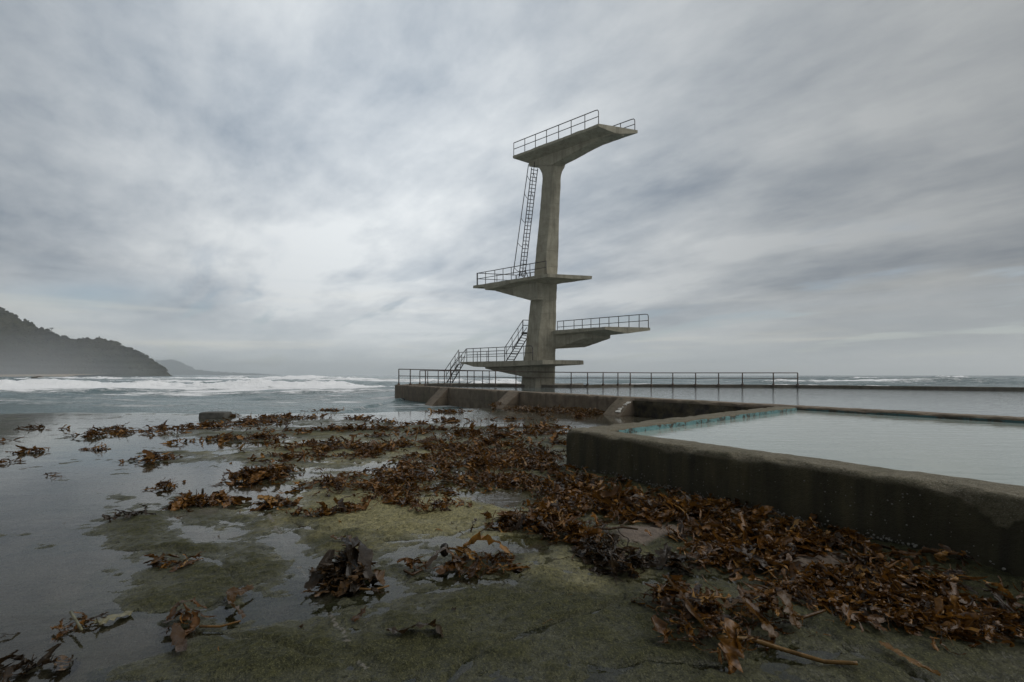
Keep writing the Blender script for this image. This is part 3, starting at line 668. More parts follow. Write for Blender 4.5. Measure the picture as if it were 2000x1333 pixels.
# sloping buttresses
def buttress(s, width, out, zb, seed):
    # triangular fin: top meets wall top, slopes down and out
    c = A + udir * s; o = -unrm; V = []; Fs = []
    nS = 10; nW = 4
    for i in range(nS + 1):
        f = i / nS; zz = (ZT - 0.03) * (1 - f) + zb * f
        for j in range(nW + 1):
            wv = (j / nW - 0.5) * width
            jit = 0.03 * float(fbm(f * 6, j * 1.7 + seed, seed, 3))
            V.append(c + udir * (wv + 0.03 * float(fbm(f * 5, j + 9.0, seed + 2, 2))) + o * (0.02 + out * f) + Vector((0, 0, zz - ZT + jit)))
    for i in range(nS):
        for j in range(nW):
            b = i * (nW + 1) + j; Fs.append((b, b + 1, b + nW + 2, b + nW + 1))
    for j in (0, nW):                                         # side faces down to the wall
        b0 = len(V)
        for i in range(nS + 1):
            p = V[i * (nW + 1) + j].copy(); V.append(Vector((p.x, p.y, zb - 0.3)))
        q = len(V); V.append(V[j] + unrm * 0.03); V.append(Vector((V[q].x, V[q].y, zb - 0.3)))
        for i in range(nS): Fs.append((i * (nW + 1) + j, (i + 1) * (nW + 1) + j, b0 + i + 1, b0 + i))
    return link("buttress", mesh_py("buttress", V, Fs), M_BIGWALL, big)
def s_at(px, py=None):
    # arc position along the wall top edge seen at column px
    k = (px - CX) / F; return (k * A.y - A.x) / (udir.x - k * udir.y)
buttress(s_at(868), 1.3, 1.25, -0.62, 1); buttress(s_at(1003), 1.1, 1.05, -0.22, 2); b3 = buttress(s_at(1224), 0.85, 0.95, -0.09, 3)
# flat white painted marks on the third buttress, running down its slope
def mark(strokes):
    s0 = s_at(1224); c = A + udir * s0; o = -unrm
    V = []; Fs = []
    for (u0, v0, u1, v1, wd) in strokes:
        def pt(u, v): # u along wall (m), v along slope 0..1
            return c + udir * u + o * (0.02 + 0.95 * v) + Vector((0, 0, (ZT - 0.03) * (1 - v) - 0.09 * v - ZT)) + (o * 0.6 + Vector((0, 0, 0.8))) * 0.035
        a = pt(u0, v0); b = pt(u1, v1); d = (b - a).normalized(); nn = (o * 0.6 + Vector((0, 0, 0.8))).normalized(); sd = d.cross(nn).normalized() * wd
        k = len(V); V += [a + sd, a - sd, b - sd, b + sd, a + sd - nn * 0.03, a - sd - nn * 0.03, b - sd - nn * 0.03, b + sd - nn * 0.03]
        Fs += [(k, k + 1, k + 2, k + 3), (k, k + 4, k + 5, k + 1), (k + 2, k + 6, k + 7, k + 3), (k + 1, k + 5, k + 6, k + 2), (k, k + 3, k + 7, k + 4)]
    o_ = link("painted_mark", mesh_py("painted_mark", V, Fs), M_WHITE, b3)
mark([(0.10, 0.56, 0.26, 0.54, .022), (0.26, 0.54, 0.25, 0.62, .022), (0.25, 0.62, 0.10, 0.70, .024), (0.10, 0.70, 0.34, 0.70, .026), (0.24, 0.64, 0.34, 0.68, .022),
      (0.24, 0.46, 0.28, 0.49, .022), (0.20, 0.36, 0.27, 0.31, .02), (0.27, 0.31, 0.34, 0.37, .02), (0.26, 0.27, 0.36, 0.29, .022), (0.27, 0.22, 0.38, 0.24, .022), (0.27, 0.22, 0.26, 0.27, .02), (0.36, 0.22, 0.37, 0.29, .02), (0.38, 0.20, 0.40, 0.25, .02)])
# undercut rock, coloured darker than the wall, hanging below the coping right of the third buttress
V = []; Fs = []
s0, s1 = s_at(1240), s_at(1530); nS = 90; nZ = 12
for i in range(nS + 1):
    s = s0 + (s1 - s0) * i / nS
    for j in range(nZ + 1):
        f = j / nZ; z_ = ZT - 0.10 - f * (0.9)
        ov = 0.05 + 0.16 * float(fbm(s * 1.1, f * 2.2, 501, 4)) + 0.05 * float(fbm(s * 5, f * 7, 502, 3)) + 0.34 * max(0, f - 0.45) * (1 + float(fbm(s * 0.8, 7.7, 503, 3)))
        V.append(A + udir * s - unrm * (0.012 + max(ov, -0.005)) + Vector((0, 0, z_ - ZT)))
for i in range(nS):
    for j in range(nZ): b = i * (nZ + 1) + j; Fs.append((b, b + 1, b + nZ + 2, b + nZ + 1))
m, t = mat("dark_rough_rock"); P = world_pos(t); n1 = t.noise(P, 3.2, 6, 0.65); n2 = t.noise(P, 26, 4, 0.7)
base = t.mix(t.ramp(n1, 0.4, 0.62), (0.022, 0.018, 0.012), (0.075, 0.06, 0.028)); base = t.mix(t.ramp(n2, 0.5, 0.7, 0, 0.6), base, (0.012, 0.011, 0.008))
finish(t, **{"Base Color": base, "Roughness": 0.85, "Normal": t.bump(n2, 0.05)}); M_DARKROCK = m
link("eroded_footing", mesh_py("eroded_footing", V, Fs, True), M_DARKROCK, big)

# far side: deck under the tower and the far wall
def prism(name, pts, z0, z1, mt, parent=None, seed=0):
    """closed wall from a plan polygon, long edges subdivided and roughened"""
    P2 = []
    for a, b in zip(pts, pts[1:] + pts[:1]):
        n_ = max(1, int((b - a).length / 0.5))
        for k in range(n_): P2.append(a + (b - a) * k / n_)
    V = []; N = len(P2)
    for z_ in (z0, z1 - 0.05, z1):
        for k, p in enumerate(P2):
            j = 0.03 * float(fbm(p.x * 1.3, p.y * 1.3 + z_, 600 + seed, 3))
            V.append(Vector((p.x + j, p.y + j, z_ + (j * 1.2 if z_ > z0 else 0))))
    Fs = []
    for l in range(2):
        for k in range(N): Fs.append((l * N + k, l * N + (k + 1) % N, (l + 1) * N + (k + 1) % N, (l + 1) * N + k))
    Fs.append(tuple(2 * N + k for k in range(N))); Fs.append(tuple(k for k in range(N))[::-1])
    return link(name, mesh_py(name, V, Fs), mt, parent)
T0 = Vector((3.95, 40.2, 0)); L0 = Vector((-9.05, 45.0, 0))
deckpts = [Vector((-9.05, 45.0, 0)), Vector((-1.0, 42.2, 0)), T0, Vector((6.0, 40.3, 0)), Vector((7.2, 46.5, 0)), Vector((-7.5, 49.5, 0))]
deck = prism("pool_deck", deckpts, -1.2, ZT, M_DECK, None, 1); tag(deck, "flat concrete deck carrying the diving tower at the far end of the pool", "deck")
A2 = Vector((A.x, A.y, 0))
endw = prism("end_wall", [A2 + Vector((0.02, 0.3, 0)), A2 + Vector((0.75, 0.75, 0)), L0 + Vector((0.75, 0.1, 0)), L0 + Vector((-0.2, 0.3, 0))], -1.2, ZT - 0.006, M_BIGWALL, big, 2)
far = prism("far_pool_wall", [Vector((6.05, 40.4, 0)), Vector((11.2, 42.4, 0)), Vector((24.4, 39.3, 0)), Vector((34.7, 31.2, 0)), Vector((52, 17.5, 0)), Vector((52.6, 18.4, 0)), Vector((35.3, 32.1, 0)), Vector((24.8, 40.3, 0)), Vector((11.3, 43.4, 0)), Vector((6.2, 41.5, 0))], -1.2, ZT - 0.004, M_DECK, None, 3)
tag(far, "thin low far wall of the big pool between pool and open sea", "pool wall")
zb_ = 0.42
poly("big_pool_water", [A + unrm * 0.3 + udir * 0.3, D + unrm * 0.3, Vector((52.2, 17.6, 0)), Vector((35, 31.6, 0)), Vector((24.6, 39.7, 0)), Vector((11.25, 42.8, 0)), Vector((6.1, 41.0, 0)), T0 + Vector((0, .4, 0)), L0 + Vector((0.3, 0.3, 0))], zb_, M_POOL, "grey rippled water in the big pool")

# ------------------------------------------------------------------ diving tower
tower = empty("diving_tower", (2.6, 41.2, ZT), "tall concrete diving tower with four platforms, ladders and pipe railings", "diving tower")
def tpart(o): return adopt(o, tower)
YM = 40.6; uh = Vector((0.785, -0.62, 0)).normalized(); wh = Vector((0.96, 0.27, 0)).normalized()
COLT = [(757, 1017.0, 1045.3, 1084), (751.7, 1017.3, 1045.5, 1084), (704, 1022.4, 1049.2, 1085.3), (656, 1028.3, 1052.5, 1086), (590, 1035, 1060, 1087.2), (535, 1042.5, 1065.7, 1089.3), (480, 1047.7, 1068, 1091),
        (419, 1053, 1074.7, 1092.8), (342, 1059.2, 1079, 1096.0), (333, 1058.2, 1079, 1098.5), (325, 1055, 1079, 1103), (316, 1050, 1079, 1106), (306, 1048, 1079, 1107)]
def col_ring(y, l, m_, r):
    Mz = CAMH - (y - HY) / F * YM; M_ = Vector(((m_ - CX) / F * YM, YM, Mz))
    kl = (l - CX) / F; a = (M_.x - kl * M_.y) / (uh.x - kl * uh.y)      # M - a*uh projects to l
    kr = (r - CX) / F; b = (kr * M_.y - M_.x) / (wh.x - kr * wh.y)
    Lp = M_ - uh * a; Rp = M_ + wh * b
    return [Lp, M_, Rp, Rp - uh * a]
rings = []
for (y0, *c0), (y1, *c1) in zip(COLT[:-1], COLT[1:]):
    n_ = max(1, int((y0 - y1) / 8))
    for k in range(n_):
        f = k / n_; rings.append(col_ring(y0 + (y1 - y0) * f, *[a + (b - a) * f for a, b in zip(c0, c1)]))
rings.append(col_ring(*COLT[-1]))
V = []; Fs = []; SUB = 5
for ri, rg in enumerate(rings):
    for a, b in zip(rg, rg[1:] + rg[:1]):
        for k in range(SUB):
            f = k / SUB; p = a + (b - a) * f
            j = 0.018 * float(fbm(p.x * 2.2 + p.z, p.y * 2 + p.z * 1.9, 700, 3))
            cen = (rg[0] + rg[2]) / 2; dv = (p - cen); dv.z = 0; dv.normalize()
            corner = 0.025 if k == 0 else 0.0                # worn corners
            V.append(p + dv * (j - corner * (1 + float(fbm(p.z * 1.5, ri, 701, 2)))))
N = 4 * SUB
for r_ in range(len(rings) - 1):
    for k in range(N): Fs.append((r_ * N + k, r_ * N + (k + 1) % N, (r_ + 1) * N + (k + 1) % N, (r_ + 1) * N + k))
Fs.append(tuple((len(rings) - 1) * N + k for k in range(N))); Fs.append(tuple(range(N))[::-1])
tpart(link("column", mesh_py("column", V, Fs), M_TOWER))

def platform(P1, P2, P3, ef, kf, beam, seed, chip=0.06):
    """P1 back-near, P2 front-near, P3 front-far corners of the top; ef(s) edge thickness, kf(s) keel depth; beam=(s0,s1,t0,t1,depthfn)"""
    U = P2 - P1; W = P3 - P2; ns = 44; ts = [0, 0.0, 0.12, 0.25, 0.38, 0.5, 0.62, 0.75, 0.88, 1.0]
    def pt(s, t, z): p = P1 + U * s + W * t; return Vector((p.x, p.y, z))
    V = []; Fs = []; nt = 10; tops = []; Z = P1.z
    tv = np.linspace(0, 1, nt)
    for i in range(ns + 1):
        s = i / ns; e = ef(s); k = kf(s); jz = chip * 0.5 * float(fbm(s * 14, 1.5, seed, 4))
        for t_ in tv: V.append(pt(s, t_ + (0.008 * float(fbm(s * 22, t_ * 3, seed + 1, 3)) if t_ in (0, 1) else 0), Z + (min(0, jz - chip * 0.2) if t_ in (0, 1) else 0)))
        for t_ in tv:
            q = 1 - abs(t_ - 0.5) * 2
            V.append(pt(s + (0.006 * float(fbm(t_ * 14, 3.1, seed + 2, 3)) if i in (0, ns) else 0), t_, Z - e - (k - e) * min(1, q * 1.05) ** 1.0 + 0.02 * float(fbm(s * 20, t_ * 5, seed + 3, 3))))
    R = 2 * nt
    for i in range(ns):
        for j in range(nt - 1):
            a = i * R + j; Fs.append((a, a + 1, a + R + 1, a + R)); b = a + nt; Fs.append((b + 1, b, b + R, b + R + 1))
        Fs.append((i * R, i * R + R, i * R + R + nt, i * R + nt)); e = nt - 1; Fs.append((i * R + e + R, i * R + e, i * R + e + nt, i * R + e + R + nt))
    for i in (0, ns):
        for j in range(nt - 1): a = i * R + j; Fs.append((a + 1, a, a + nt, a + nt + 1) if i == 0 else (a, a + 1, a + nt + 1, a + nt))
    slab = tpart(link("platform", mesh_py("platform", V, Fs), M_TOWER))
    if beam:
        s0, s1, t0, t1, df = beam; V = []; Fs = []; nb = 30
        for i in range(nb + 1):
            s = s0 + (s1 - s0) * i / nb; dd = df(s)
            for t_, z_ in ((t0, Z - 0.12), (t1, Z - 0.12), (t1 - 0.02, Z - dd), ((t0 + t1) / 2, Z - dd - 0.02), (t0 + 0.02, Z - dd)):
                V.append(pt(s, t_ + 0.006 * float(fbm(s * 18, z_, seed + 5, 3)), z_ + (0.035 * float(fbm(s * 16, t_ * 9, seed + 6, 3)) if z_ < Z - 0.2 else 0)))
        for i in range(nb):
            for k in range(5): Fs.append((i * 5 + k, i * 5 + (k + 1) % 5, (i + 1) * 5 + (k + 1) % 5, (i + 1) * 5 + k))
        Fs.append((4, 3, 2, 1, 0)); Fs.append(tuple(nb * 5 + k for k in range(5)))
        hb = link("haunch_beam", mesh_py("haunch_beam", V, Fs), M_TOWER); hb.parent = slab
    return pt, Z
R_PIPE = 0.036
def railing(name_pts, posts, height, curve_end=None, mid=0.52, label=None):
    """name_pts: function s->base point; posts: list of s; rail from first to last post"""
    pts = [name_pts(s) for s in posts]; up = Vector((0, 0, height))
    top = [p + up for p in pts]
    if curve_end:
        e = top[-1]; d = (top[-1] - top[-2]).normalized(); r = 0.3
        top = top[:-1] + [e - d * r, e - d * r * 0.35 - Vector((0, 0, r * 0.08)), e - d * 0.02 - Vector((0, 0, r * 0.4)), e - Vector((0, 0, r))]
    V, Fs = tube(top, R_PIPE, 6)
    rail = tpart(link("railing", mesh_py("railing", V, Fs, True), M_PIPE))
    V, Fs = tube([p + up * mid for p in pts], R_PIPE * 0.85, 6)
    mr = link("mid_rail", mesh_py("mid_rail", V, Fs, True), M_PIPE); mr.parent = rail
    for i, p in enumerate(pts):
        h = height - (0.3 if curve_end and i == len(pts) - 1 else 0)
        V, Fs = tube([p - Vector((0, 0, 0.06)), p + Vector((0, 0, h))], R_PIPE, 6); po = link("post", mesh_py("post", V, Fs, True), M_PIPE); po.parent = rail
    return rail
def posts_s(pt, pxs, t_):
    """positions s where the edge t_ is seen at photo columns pxs"""
    out = []
    for px in pxs:
        k = (px - CX) / F; a = pt(0, t_, 0); b = pt(1, t_, 0); dx, dy = b.x - a.x, b.y - a.y
        out.append((k * a.y - a.x) / (dx - k * dy))
    return out
# top platform
zt = 1.5 + 491.3 * 36.5 / 900
ptT, ZTOP = platform(onz(1001.4, 304.7, zt), onz(1168.7, 241.7, zt), onz(1245.5, 254.7, zt), lambda s: 0.24, lambda s: 0.5 + 0.06 * s,
    (0.03, 0.985, 0.36, 0.70, lambda s: 0.86 + 0.55 * (s / 0.3) ** 1.5 if s < 0.3 else 0.58 + 0.85 * max(0, (0.985 - s) / 0.68) ** 1.35), 10, 0.10)
c1 = lambda v: 960 + v / 5.797
sT = posts_s(ptT, [c1(v) for v in (252, 377, 497, 623, 760, 902, 1057, 1212)], 0.03)
railing(lambda s: ptT(s, 0.03, ZTOP), sT, 1.18, True)
railing(lambda s: ptT(s, 0.965, ZTOP), [0.02, 0.15, 0.28, 0.42, 0.56, 0.70, 0.84, 0.985], 1.0, True)
# middle platform
zm = 1.5 + 8.9 * 0.962 / 198 * 198
zm = 10.06
ptM, ZMID = platform(onz(924, 558, zm), onz(1069.5, 535, zm), onz(1156.5, 539.3, zm), lambda s: 0.26 if s < 0.17 else 0.62 - 0.34 * min(1, (s - 0.17) / 0.45), lambda s: 0.3 if s < 0.17 else (0.66 - 0.1 * sstep(s, 0.17, 0.7) if s < 0.75 else 0.56 - 0.24 * ((s - 0.75) / 0.25)),
    (0.171, 0.735, 0.24, 0.69, lambda s: 0.66 + 1.25 * min(1, (s - 0.171) / 0.47)), 20, 0.05)
c2 = lambda v: 900 + v / 6.667
sM = posts_s(ptM, [c2(v) for v in (210, 323, 443, 550, 657, 900, 1112)], 0.03)
railing(lambda s: ptM(s, 0.03, ZMID), sM, 1.12)
railing(lambda s: ptM(0.06 + s * 0.6, 0.965, ZMID), [0, 0.16, 0.32, 0.48, 0.64], 1.12)
railing(lambda s: ptM(0.05, 0.03 + 0.93 * s, ZMID), [0, 0.5, 1.0], 1.12)
# low platform
zl = 2.77
P2 = onz(1060, 703.5, zl); P1 = Vector((-4.95, 44.4, zl)); P3 = P2 + Vector((3.56, 0.83, 0))
ptL, ZLOW = platform(P1, P2, P3, lambda s: 0.20 + (0.30 * sstep(s, 0.04, 0.2) if s < 0.6 else 0.30 - 0.12 * (s - 0.6) / 0.4), lambda s: 0.24 if s < 0.17 else (0.55 if s < 0.7 else 0.55 - 0.7 * (s - 0.7)),
    (0.2, 0.745, 0.24, 0.84, lambda s: 0.68 + 0.78 * min(1, (s - 0.2) / 0.5)), 30, 0.05)
c3 = lambda v: 860 + v / 4.545
sL = posts_s(ptL, [c3(v) for v in (235, 292, 358, 428, 500, 573, 741, 820)], 0.03)
railing(lambda s: ptL(s, 0.03, ZLOW), sL, 1.24, True)
sL2 = posts_s(ptL, [897.0, 932.3, 951, 985.5], 0.97)
railing(lambda s: ptL(s, 0.97, ZLOW), [s if s < 0.9 else 0.9 for s in sL2], 1.1)
# right platform
zr = 5.44
P2 = onz(1182, 638.4, zr); P3 = onz(1270, 640.2, zr); P1 = P2 - Vector((7.0, -5.3, 0)) * 0.60
k_ = (1085.5 - CX) / F; s_ = (k_ * P2.y - P2.x) / (-7.0 + k_ * -5.3) if False else 0.56
P1 = P2 + Vector((-7.0, 5.3, 0)) * 0.56
ptR, ZRT = platform(P1, P2, P3, lambda s: 0.36 - 0.12 * s, lambda s: 0.74 - 0.24 * s, (0.0, 0.50, 0.12, 0.74, lambda s: 1.48 - 1.36 * s), 40, 0.05)
# stub tying the right platform into the column
V = []; Fs = []
cc = (rings[8][2] + rings[8][3]) / 2
for s, dd in ((-0.45, 1.6), (0.0, 1.46)):
    for t_, z_ in ((0.12, ZRT - 0.03), (0.74, ZRT - 0.03), (0.72, ZRT - dd), (0.14, ZRT - dd)):
        p = ptR(max(s, 0), t_, z_)
        if s < 0: q = Vector((3.2 + (t_ - 0.4) * 1.0, 41.4 + 0.5 * (t_ - 0.4), z_)); p = q
        V.append(p)
for k in range(4): Fs.append((k, (k + 1) % 4, 4 + (k + 1) % 4, 4 + k))
Fs += [(3, 2, 1, 0), (4, 5, 6, 7)]
tpart(link("bracket", mesh_py("bracket", V, Fs), M_TOWER))
sR = posts_s(ptR, [c3(v) for v in (1040, 1095, 1187, 1260, 1337, 1413, 1497, 1583, 1675, 1765, 1847)], 0.965)
railing(lambda s: ptR(s, 0.965, ZRT), sR, 1.13, True)

# ladder between middle and top platforms
YL0, YL1 = 40.6, 42.0
def lp(px, py, f): return at(px, py, YL0 + (YL1 - YL0) * f)
a0, a1 = lp(1013.5, 543, 0), lp(1038.3, 328, 1); b0, b1 = lp(1024.6, 543, 0), lp(1050.2, 330, 1)
lad = tpart(tube_ob("ladder", [a0, a1], 0.045, M_PIPE))
for (p, q) in ((b0, b1),): o = tube_ob("stringer", [p, q], 0.045, M_PIPE); o.parent = lad
o = tube_ob("handrail", [lp(1019.2, 543, 0.02) + Vector((0, -.55, 0)), lp(1043.6, 328.5, 1) + Vector((0, -.55, 0.3))], 0.035, M_PIPE); o.parent = lad
o = tube_ob("handrail", [lp(1001.8, 541, 0) + Vector((0, -.5, 0)), lp(1031.9, 326.5, 1) + Vector((0, -.5, 0))], 0.04, M_PIPE); o.parent = lad
for k in range(29):
    f = (k + 0.5) / 29; o = tube_ob("rung", [a0 + (a1 - a0) * f, b0 + (b1 - b0) * f], 0.032, M_PIPE, None, 5); o.parent = lad
h0, h1 = lp(1001.8, 541, 0) + Vector((0, -.5, 0)), lp(1031.9, 326.5, 1) + Vector((0, -.5, 0))
for f in (0.05, 0.27, 0.49, 0.71, 0.88):
    p = h0 + (h1 - h0) * (f + .02); q = a0 + (a1 - a0) * f
    o = tube_ob("brace", [p, (p + q) / 2 - Vector((0, 0, .06)), q], 0.025, M_PIPE, None, 5); o.parent = lad
    p2 = b0 + (b1 - b0) * f; q2 = (lp(1019.2, 543, 0.02) + Vector((0, -.55, 0))) * (1 - f - .02) + (lp(1043.6, 328.5, 1) + Vector((0, -.55, 0.3))) * (f + .02)
    o = tube_ob("brace", [q2, p2], 0.022, M_PIPE, None, 5); o.parent = lad
for px in (1020.5, 1031): # small kickplates at the ladder foot
    p = at(px, 541, 40.4); o = tube_ob("foot_bracket", [p, p + Vector((-0.25, 0, 0.62)), p + Vector((-0.22, 0, 0.1))], 0.045, M_PIPE); o.parent = lad

def stair(sl, sr, hl, hr, Yb, nt, name="staircase", dy=0.0):
    """sl/sr: (bottom,top) photo points of left/right stringers, hl/hr: handrails"""
    def P_(pp, f, yo=0): return at(pp[0], pp[1], Yb + dy * f + yo)
    root = tpart(tube_ob(name, [P_(sl[0], 0, .25), P_(sl[1], 1, .25)], 0.055, M_PIPE))
    o = tube_ob("stringer", [P_(sr[0], 0, -.25), P_(sr[1], 1, -.25)], 0.055, M_PIPE); o.parent = root
    for k in range(nt):
        f = (k + 0.6) / nt
        a = P_(sl[0], 0, .25).lerp(P_(sl[1], 1, .25), f); b = P_(sr[0], 0, -.25).lerp(P_(sr[1], 1, -.25), f)
        V = []; Fs = []; c = (a + b) / 2; ax = (b - a) / 2; box_vf(c, ax, Vector((0.02, 0.13, 0)), Vector((0, 0, 0.025)), V, Fs)
        o = link("tread", mesh_py("tread", V, Fs), M_PIPE); o.parent = root
    for hp, sp, yo in ((hl, sl, .25), (hr, sr, -.25)):
        if not hp: continue
        h0 = P_(hp[0], 0, yo); h1 = P_(hp[1], 1, yo); o = tube_ob("handrail", [h0, h1], 0.035, M_PIPE); o.parent = root
        s0_ = P_(sp[0], 0, yo); s1_ = P_(sp[1], 1, yo)
        m0 = h0.lerp(s0_, .45); m1 = h1.lerp(s1_, .45); o = tube_ob("mid_rail", [m0, m1], 0.03, M_PIPE); o.parent = root
        for f in (0.05, 0.38, 0.72, 0.98):
            p = h0.lerp(h1, f); q = s0_.lerp(s1_, min(1, f + 0.0)); o = tube_ob("post", [p, q], 0.028, M_PIPE, None, 5); o.parent = root
    return root
stair(((872.5, 748.5), (895, 711)), ((883, 748.5), (905, 711)), ((869.5, 723), (896.5, 683.5)), ((879, 723), (911, 681.5)), 44.6, 8)
st2 = stair(((989, 705.5), (1021.5, 652.5)), ((1003, 705.5), (1033, 655)), ((986.5, 678.5), (1021.5, 625.5)), None, 42.4, 10)
for pl in ([(1021.5, 625.5), (1034, 626)], [(1021.5, 636), (1034, 636)], [(1021.5, 625.5), (1021.5, 652)], [(1000.5, 682), (1029, 640)]):
    o = tube_ob("handrail", [at(a, b, 42.6) for a, b in pl], 0.035, M_PIPE); o.parent = st2
V = []; Fs = []; box_vf(at(1026, 651.5, 42.4), Vector((0.35, 0, 0)), Vector((0, 0.5, 0)), Vector((0, 0, 0.06)), V, Fs)
o = link("landing", mesh_py("landing", V, Fs), M_PIPE); o.parent = st2

# ------------------------------------------------------------------ pool railings
def fence(name, label, posts, Yf, mt, r=0.04, midf=0.55):
    """posts: (px, base row, top row); Yf(px) depth"""
    P0 = [at(px, yb, Yf(px)) for px, yb, yt in posts]; P1 = [at(px, yt, Yf(px)) for px, yb, yt in posts]
    root = empty(name, P0[0], label, "railing", "pipe railings round the big pool")
    adopt(tube_ob("top_rail", P1, r, mt), root)
    adopt(tube_ob("mid_rail", [a.lerp(b, midf) for a, b in zip(P0, P1)], r * 0.8, mt), root)
    for a, b in zip(P0, P1):
        po = adopt(tube_ob("post", [a - Vector((0, 0, 0.12)), a.lerp(b, 0.5) + Vector((random.gauss(0, .012), 0, 0)), b], r * 1.1, mt), root)
        V_, F_ = tube([a - Vector((0, 0, 0.1)), a + Vector((0, 0, 0.05)), a + Vector((0, 0, 0.11))], [r * 3.0, r * 2.6, r * 1.3], 8)
        fo = link("foot", mesh_py("foot", V_, F_, False), mt); fo.parent = po
    return P0
Yf1 = lambda px: float(np.interp(px, [779, 831, 968, 1060, 1116, 1272, 1558], [40.8, 40.0, 39.9, 39.8, 40.1, 41.8, 39.2]))
P0 = fence("pool_railing", "long two rail pipe railing along the far pool edge, running in front of the tower", 
      [(778.8, 751, 721.5), (801.5, 751, 721.8), (831, 751.5, 722.6), (879.5, 752, 723.5), (967.7, 752, 725), (1007.7, 752.5, 726.3), (1115.6, 752.3, 727.8), (1147.6, 751.8, 728), (1178, 751.6, 728), (1206.9, 751.5, 728.2), (1230.8, 751.6, 728.4),
       (1271.9, 753, 728.7), (1314, 751.5, 728.7), (1358.5, 752, 728.7), (1403.5, 752, 728.7), (1450, 751.7, 728.7), (1510.3, 752.3, 728.7), (1557.9, 752.6, 728.7)], Yf1, M_RUST, 0.043)
fence("pool_railing", "shorter pipe railing at the back of the deck, left of the tower",
      [(820, 749.3, 724.6), (835.6, 749.4, 724.6), (856, 749.6, 724.7), (868, 749.8, 724.7), (897, 750, 724.8), (913, 750, 724.8), (926, 750.2, 724.8), (942.5, 750.4, 724.9), (955.5, 750.5, 724.9)], lambda px: 46.2 - (px - 820) * 0.012, M_RUST, 0.04)
# ------------------------------------------------------------------ rocks
def boulder(name, c, sx, sy, sz, rz, label, mt, seed, flat=0.75):
    V = []; n = 11; Fs = []
    idx = {}
    def cube_pt(a, b, f):
        return [(a, b, 1), (a, b, -1), (1, a, b), (-1, a, b), (a, 1, b), (a, -1, b)][f]
    for f in range(6):
        for i in range(n):
            for j in range(n):
                p = Vector(cube_pt(-1 + 2 * i / (n - 1), -1 + 2 * j / (n - 1), f)); q = p.normalized() * 1.25
                p = p.lerp(q, 1 - flat); k = 1 + 0.09 * float(fbm(p.x * 1.6 + seed, p.y * 1.6 + p.z * 1.3, seed, 4))
                V.append(Vector((p.x * sx, p.y * sy, p.z * sz)) * k)
        b = f * n * n
        for i in range(n - 1):
            for j in range(n - 1): q = b + i * n + j; Fs.append((q, q + n, q + n + 1, q + 1))
    import bmesh
    me = mesh_py(name, V, Fs, True); bm = bmesh.new(); bm.from_mesh(me); bmesh.ops.remove_doubles(bm, verts=bm.verts, dist=1e-4); bmesh.ops.recalc_face_normals(bm, faces=bm.faces); bm.to_mesh(me); bm.free()
    o = link(name, me, mt); o.location = c; o.rotation_euler = (0, 0, rz); return tag(o, label, "rock")
boulder("rock_slab", Vector(((421.5 - 1000) / 900 * 16.4, 16.4, 0.04)), 0.43, 0.26, 0.145, 0.15, "squared grey concrete block lying in the shallow water near the surf", M_BLOCK, 5, 0.88)
boulder("surf_rock", at(74, 741, 215), 1.9, 1.9, 1.2, 0.2, "dark rock showing above the far surf below the headland", M_DARKROCK, 8, 0.3)
boulder("surf_rock", at(85, 750.5, 98), 1.7, 1.2, 0.55, 0.1, "low dark rock nearly covered by white surf, nearer than its neighbour", M_DARKROCK, 9, 0.3)

# ------------------------------------------------------------------ kelp
def frond(L, W, n=9, jag=0.5, curl=1.0, stipe=True, seed=0):
    r = np.random.default_rng(seed); V = []; Fs = []; tint = []; edge = []
    s = np.linspace(0, 1, n + 1)
    wprof = np.sin(np.clip(s * 0.93 + 0.05, 0, 1) * math.pi) ** 0.42
    pitch = np.cumsum(r.normal(0, 0.30 * curl, n + 1)) + r.uniform(-0.2, 0.6); yaw = np.cumsum(r.normal(0, 0.38 * curl, n + 1)); roll = np.cumsum(r.normal(0, 0.3 * curl, n + 1))
    p = np.zeros(3); t0 = r.random()
    for i in range(n + 1):
        d = np.array([math.cos(yaw[i]) * math.cos(pitch[i]), math.sin(yaw[i]) * math.cos(pitch[i]), math.sin(pitch[i])])
        if i: p = p + d * L / n
        side = np.array([-math.sin(yaw[i]), math.cos(yaw[i]), 0]); nr = np.cross(d, side)
        side = side * math.cos(roll[i]) + nr * math.sin(roll[i]); nr = np.cross(d, side)
        for q, sg in enumerate((-1, -0.5, 0, 0.5, 1)):
            jg = (1 - jag * r.random()) if abs(sg) == 1 else 1
            ww = W * 0.5 * wprof[i] * sg * jg
            V.append(p + side * ww + nr * (W * 0.42 * curl * (abs(sg) ** 2) * r.normal(0.25, 0.55)) + d * (jag * W * 0.25 * r.normal() * (abs(sg) == 1)))
            tint.append(t0 + 0.05 * r.normal()); edge.append(abs(sg) * r.uniform(0.6, 1.0))
    for i in range(n):
        for q in range(4): a = i * 5 + q; Fs.append((a, a + 1, a + 6, a + 5))
    return np.array(V), np.array(Fs), np.array(tint), np.array(edge)
def frond_mesh(k, **kw):
    V, Fs, ti, ed = frond(seed=k, **kw); V[:, 2] *= 0.36; V = V - np.array([*V[:, :2].mean(0), V[:, 2].min()])
    return V, Fs, ti, ed
VAR = [frond_mesh(900 + k, L=random.uniform(0.85, 1.0), W=(0.05, 0.10, 0.16, 0.22, 0.30, 0.36, 0.13, 0.08)[k % 8], n=12, jag=random.choice((0.5, 0.8, 0.9)), curl=random.uniform(0.8, 1.25)) for k in range(16)]
VARF = [frond_mesh(1900 + k, L=1.0, W=(0.06, 0.12, 0.2, 0.3, 0.42)[k % 5], n=6, jag=0.6, curl=1.2) for k in range(14)]
VMESH = {}
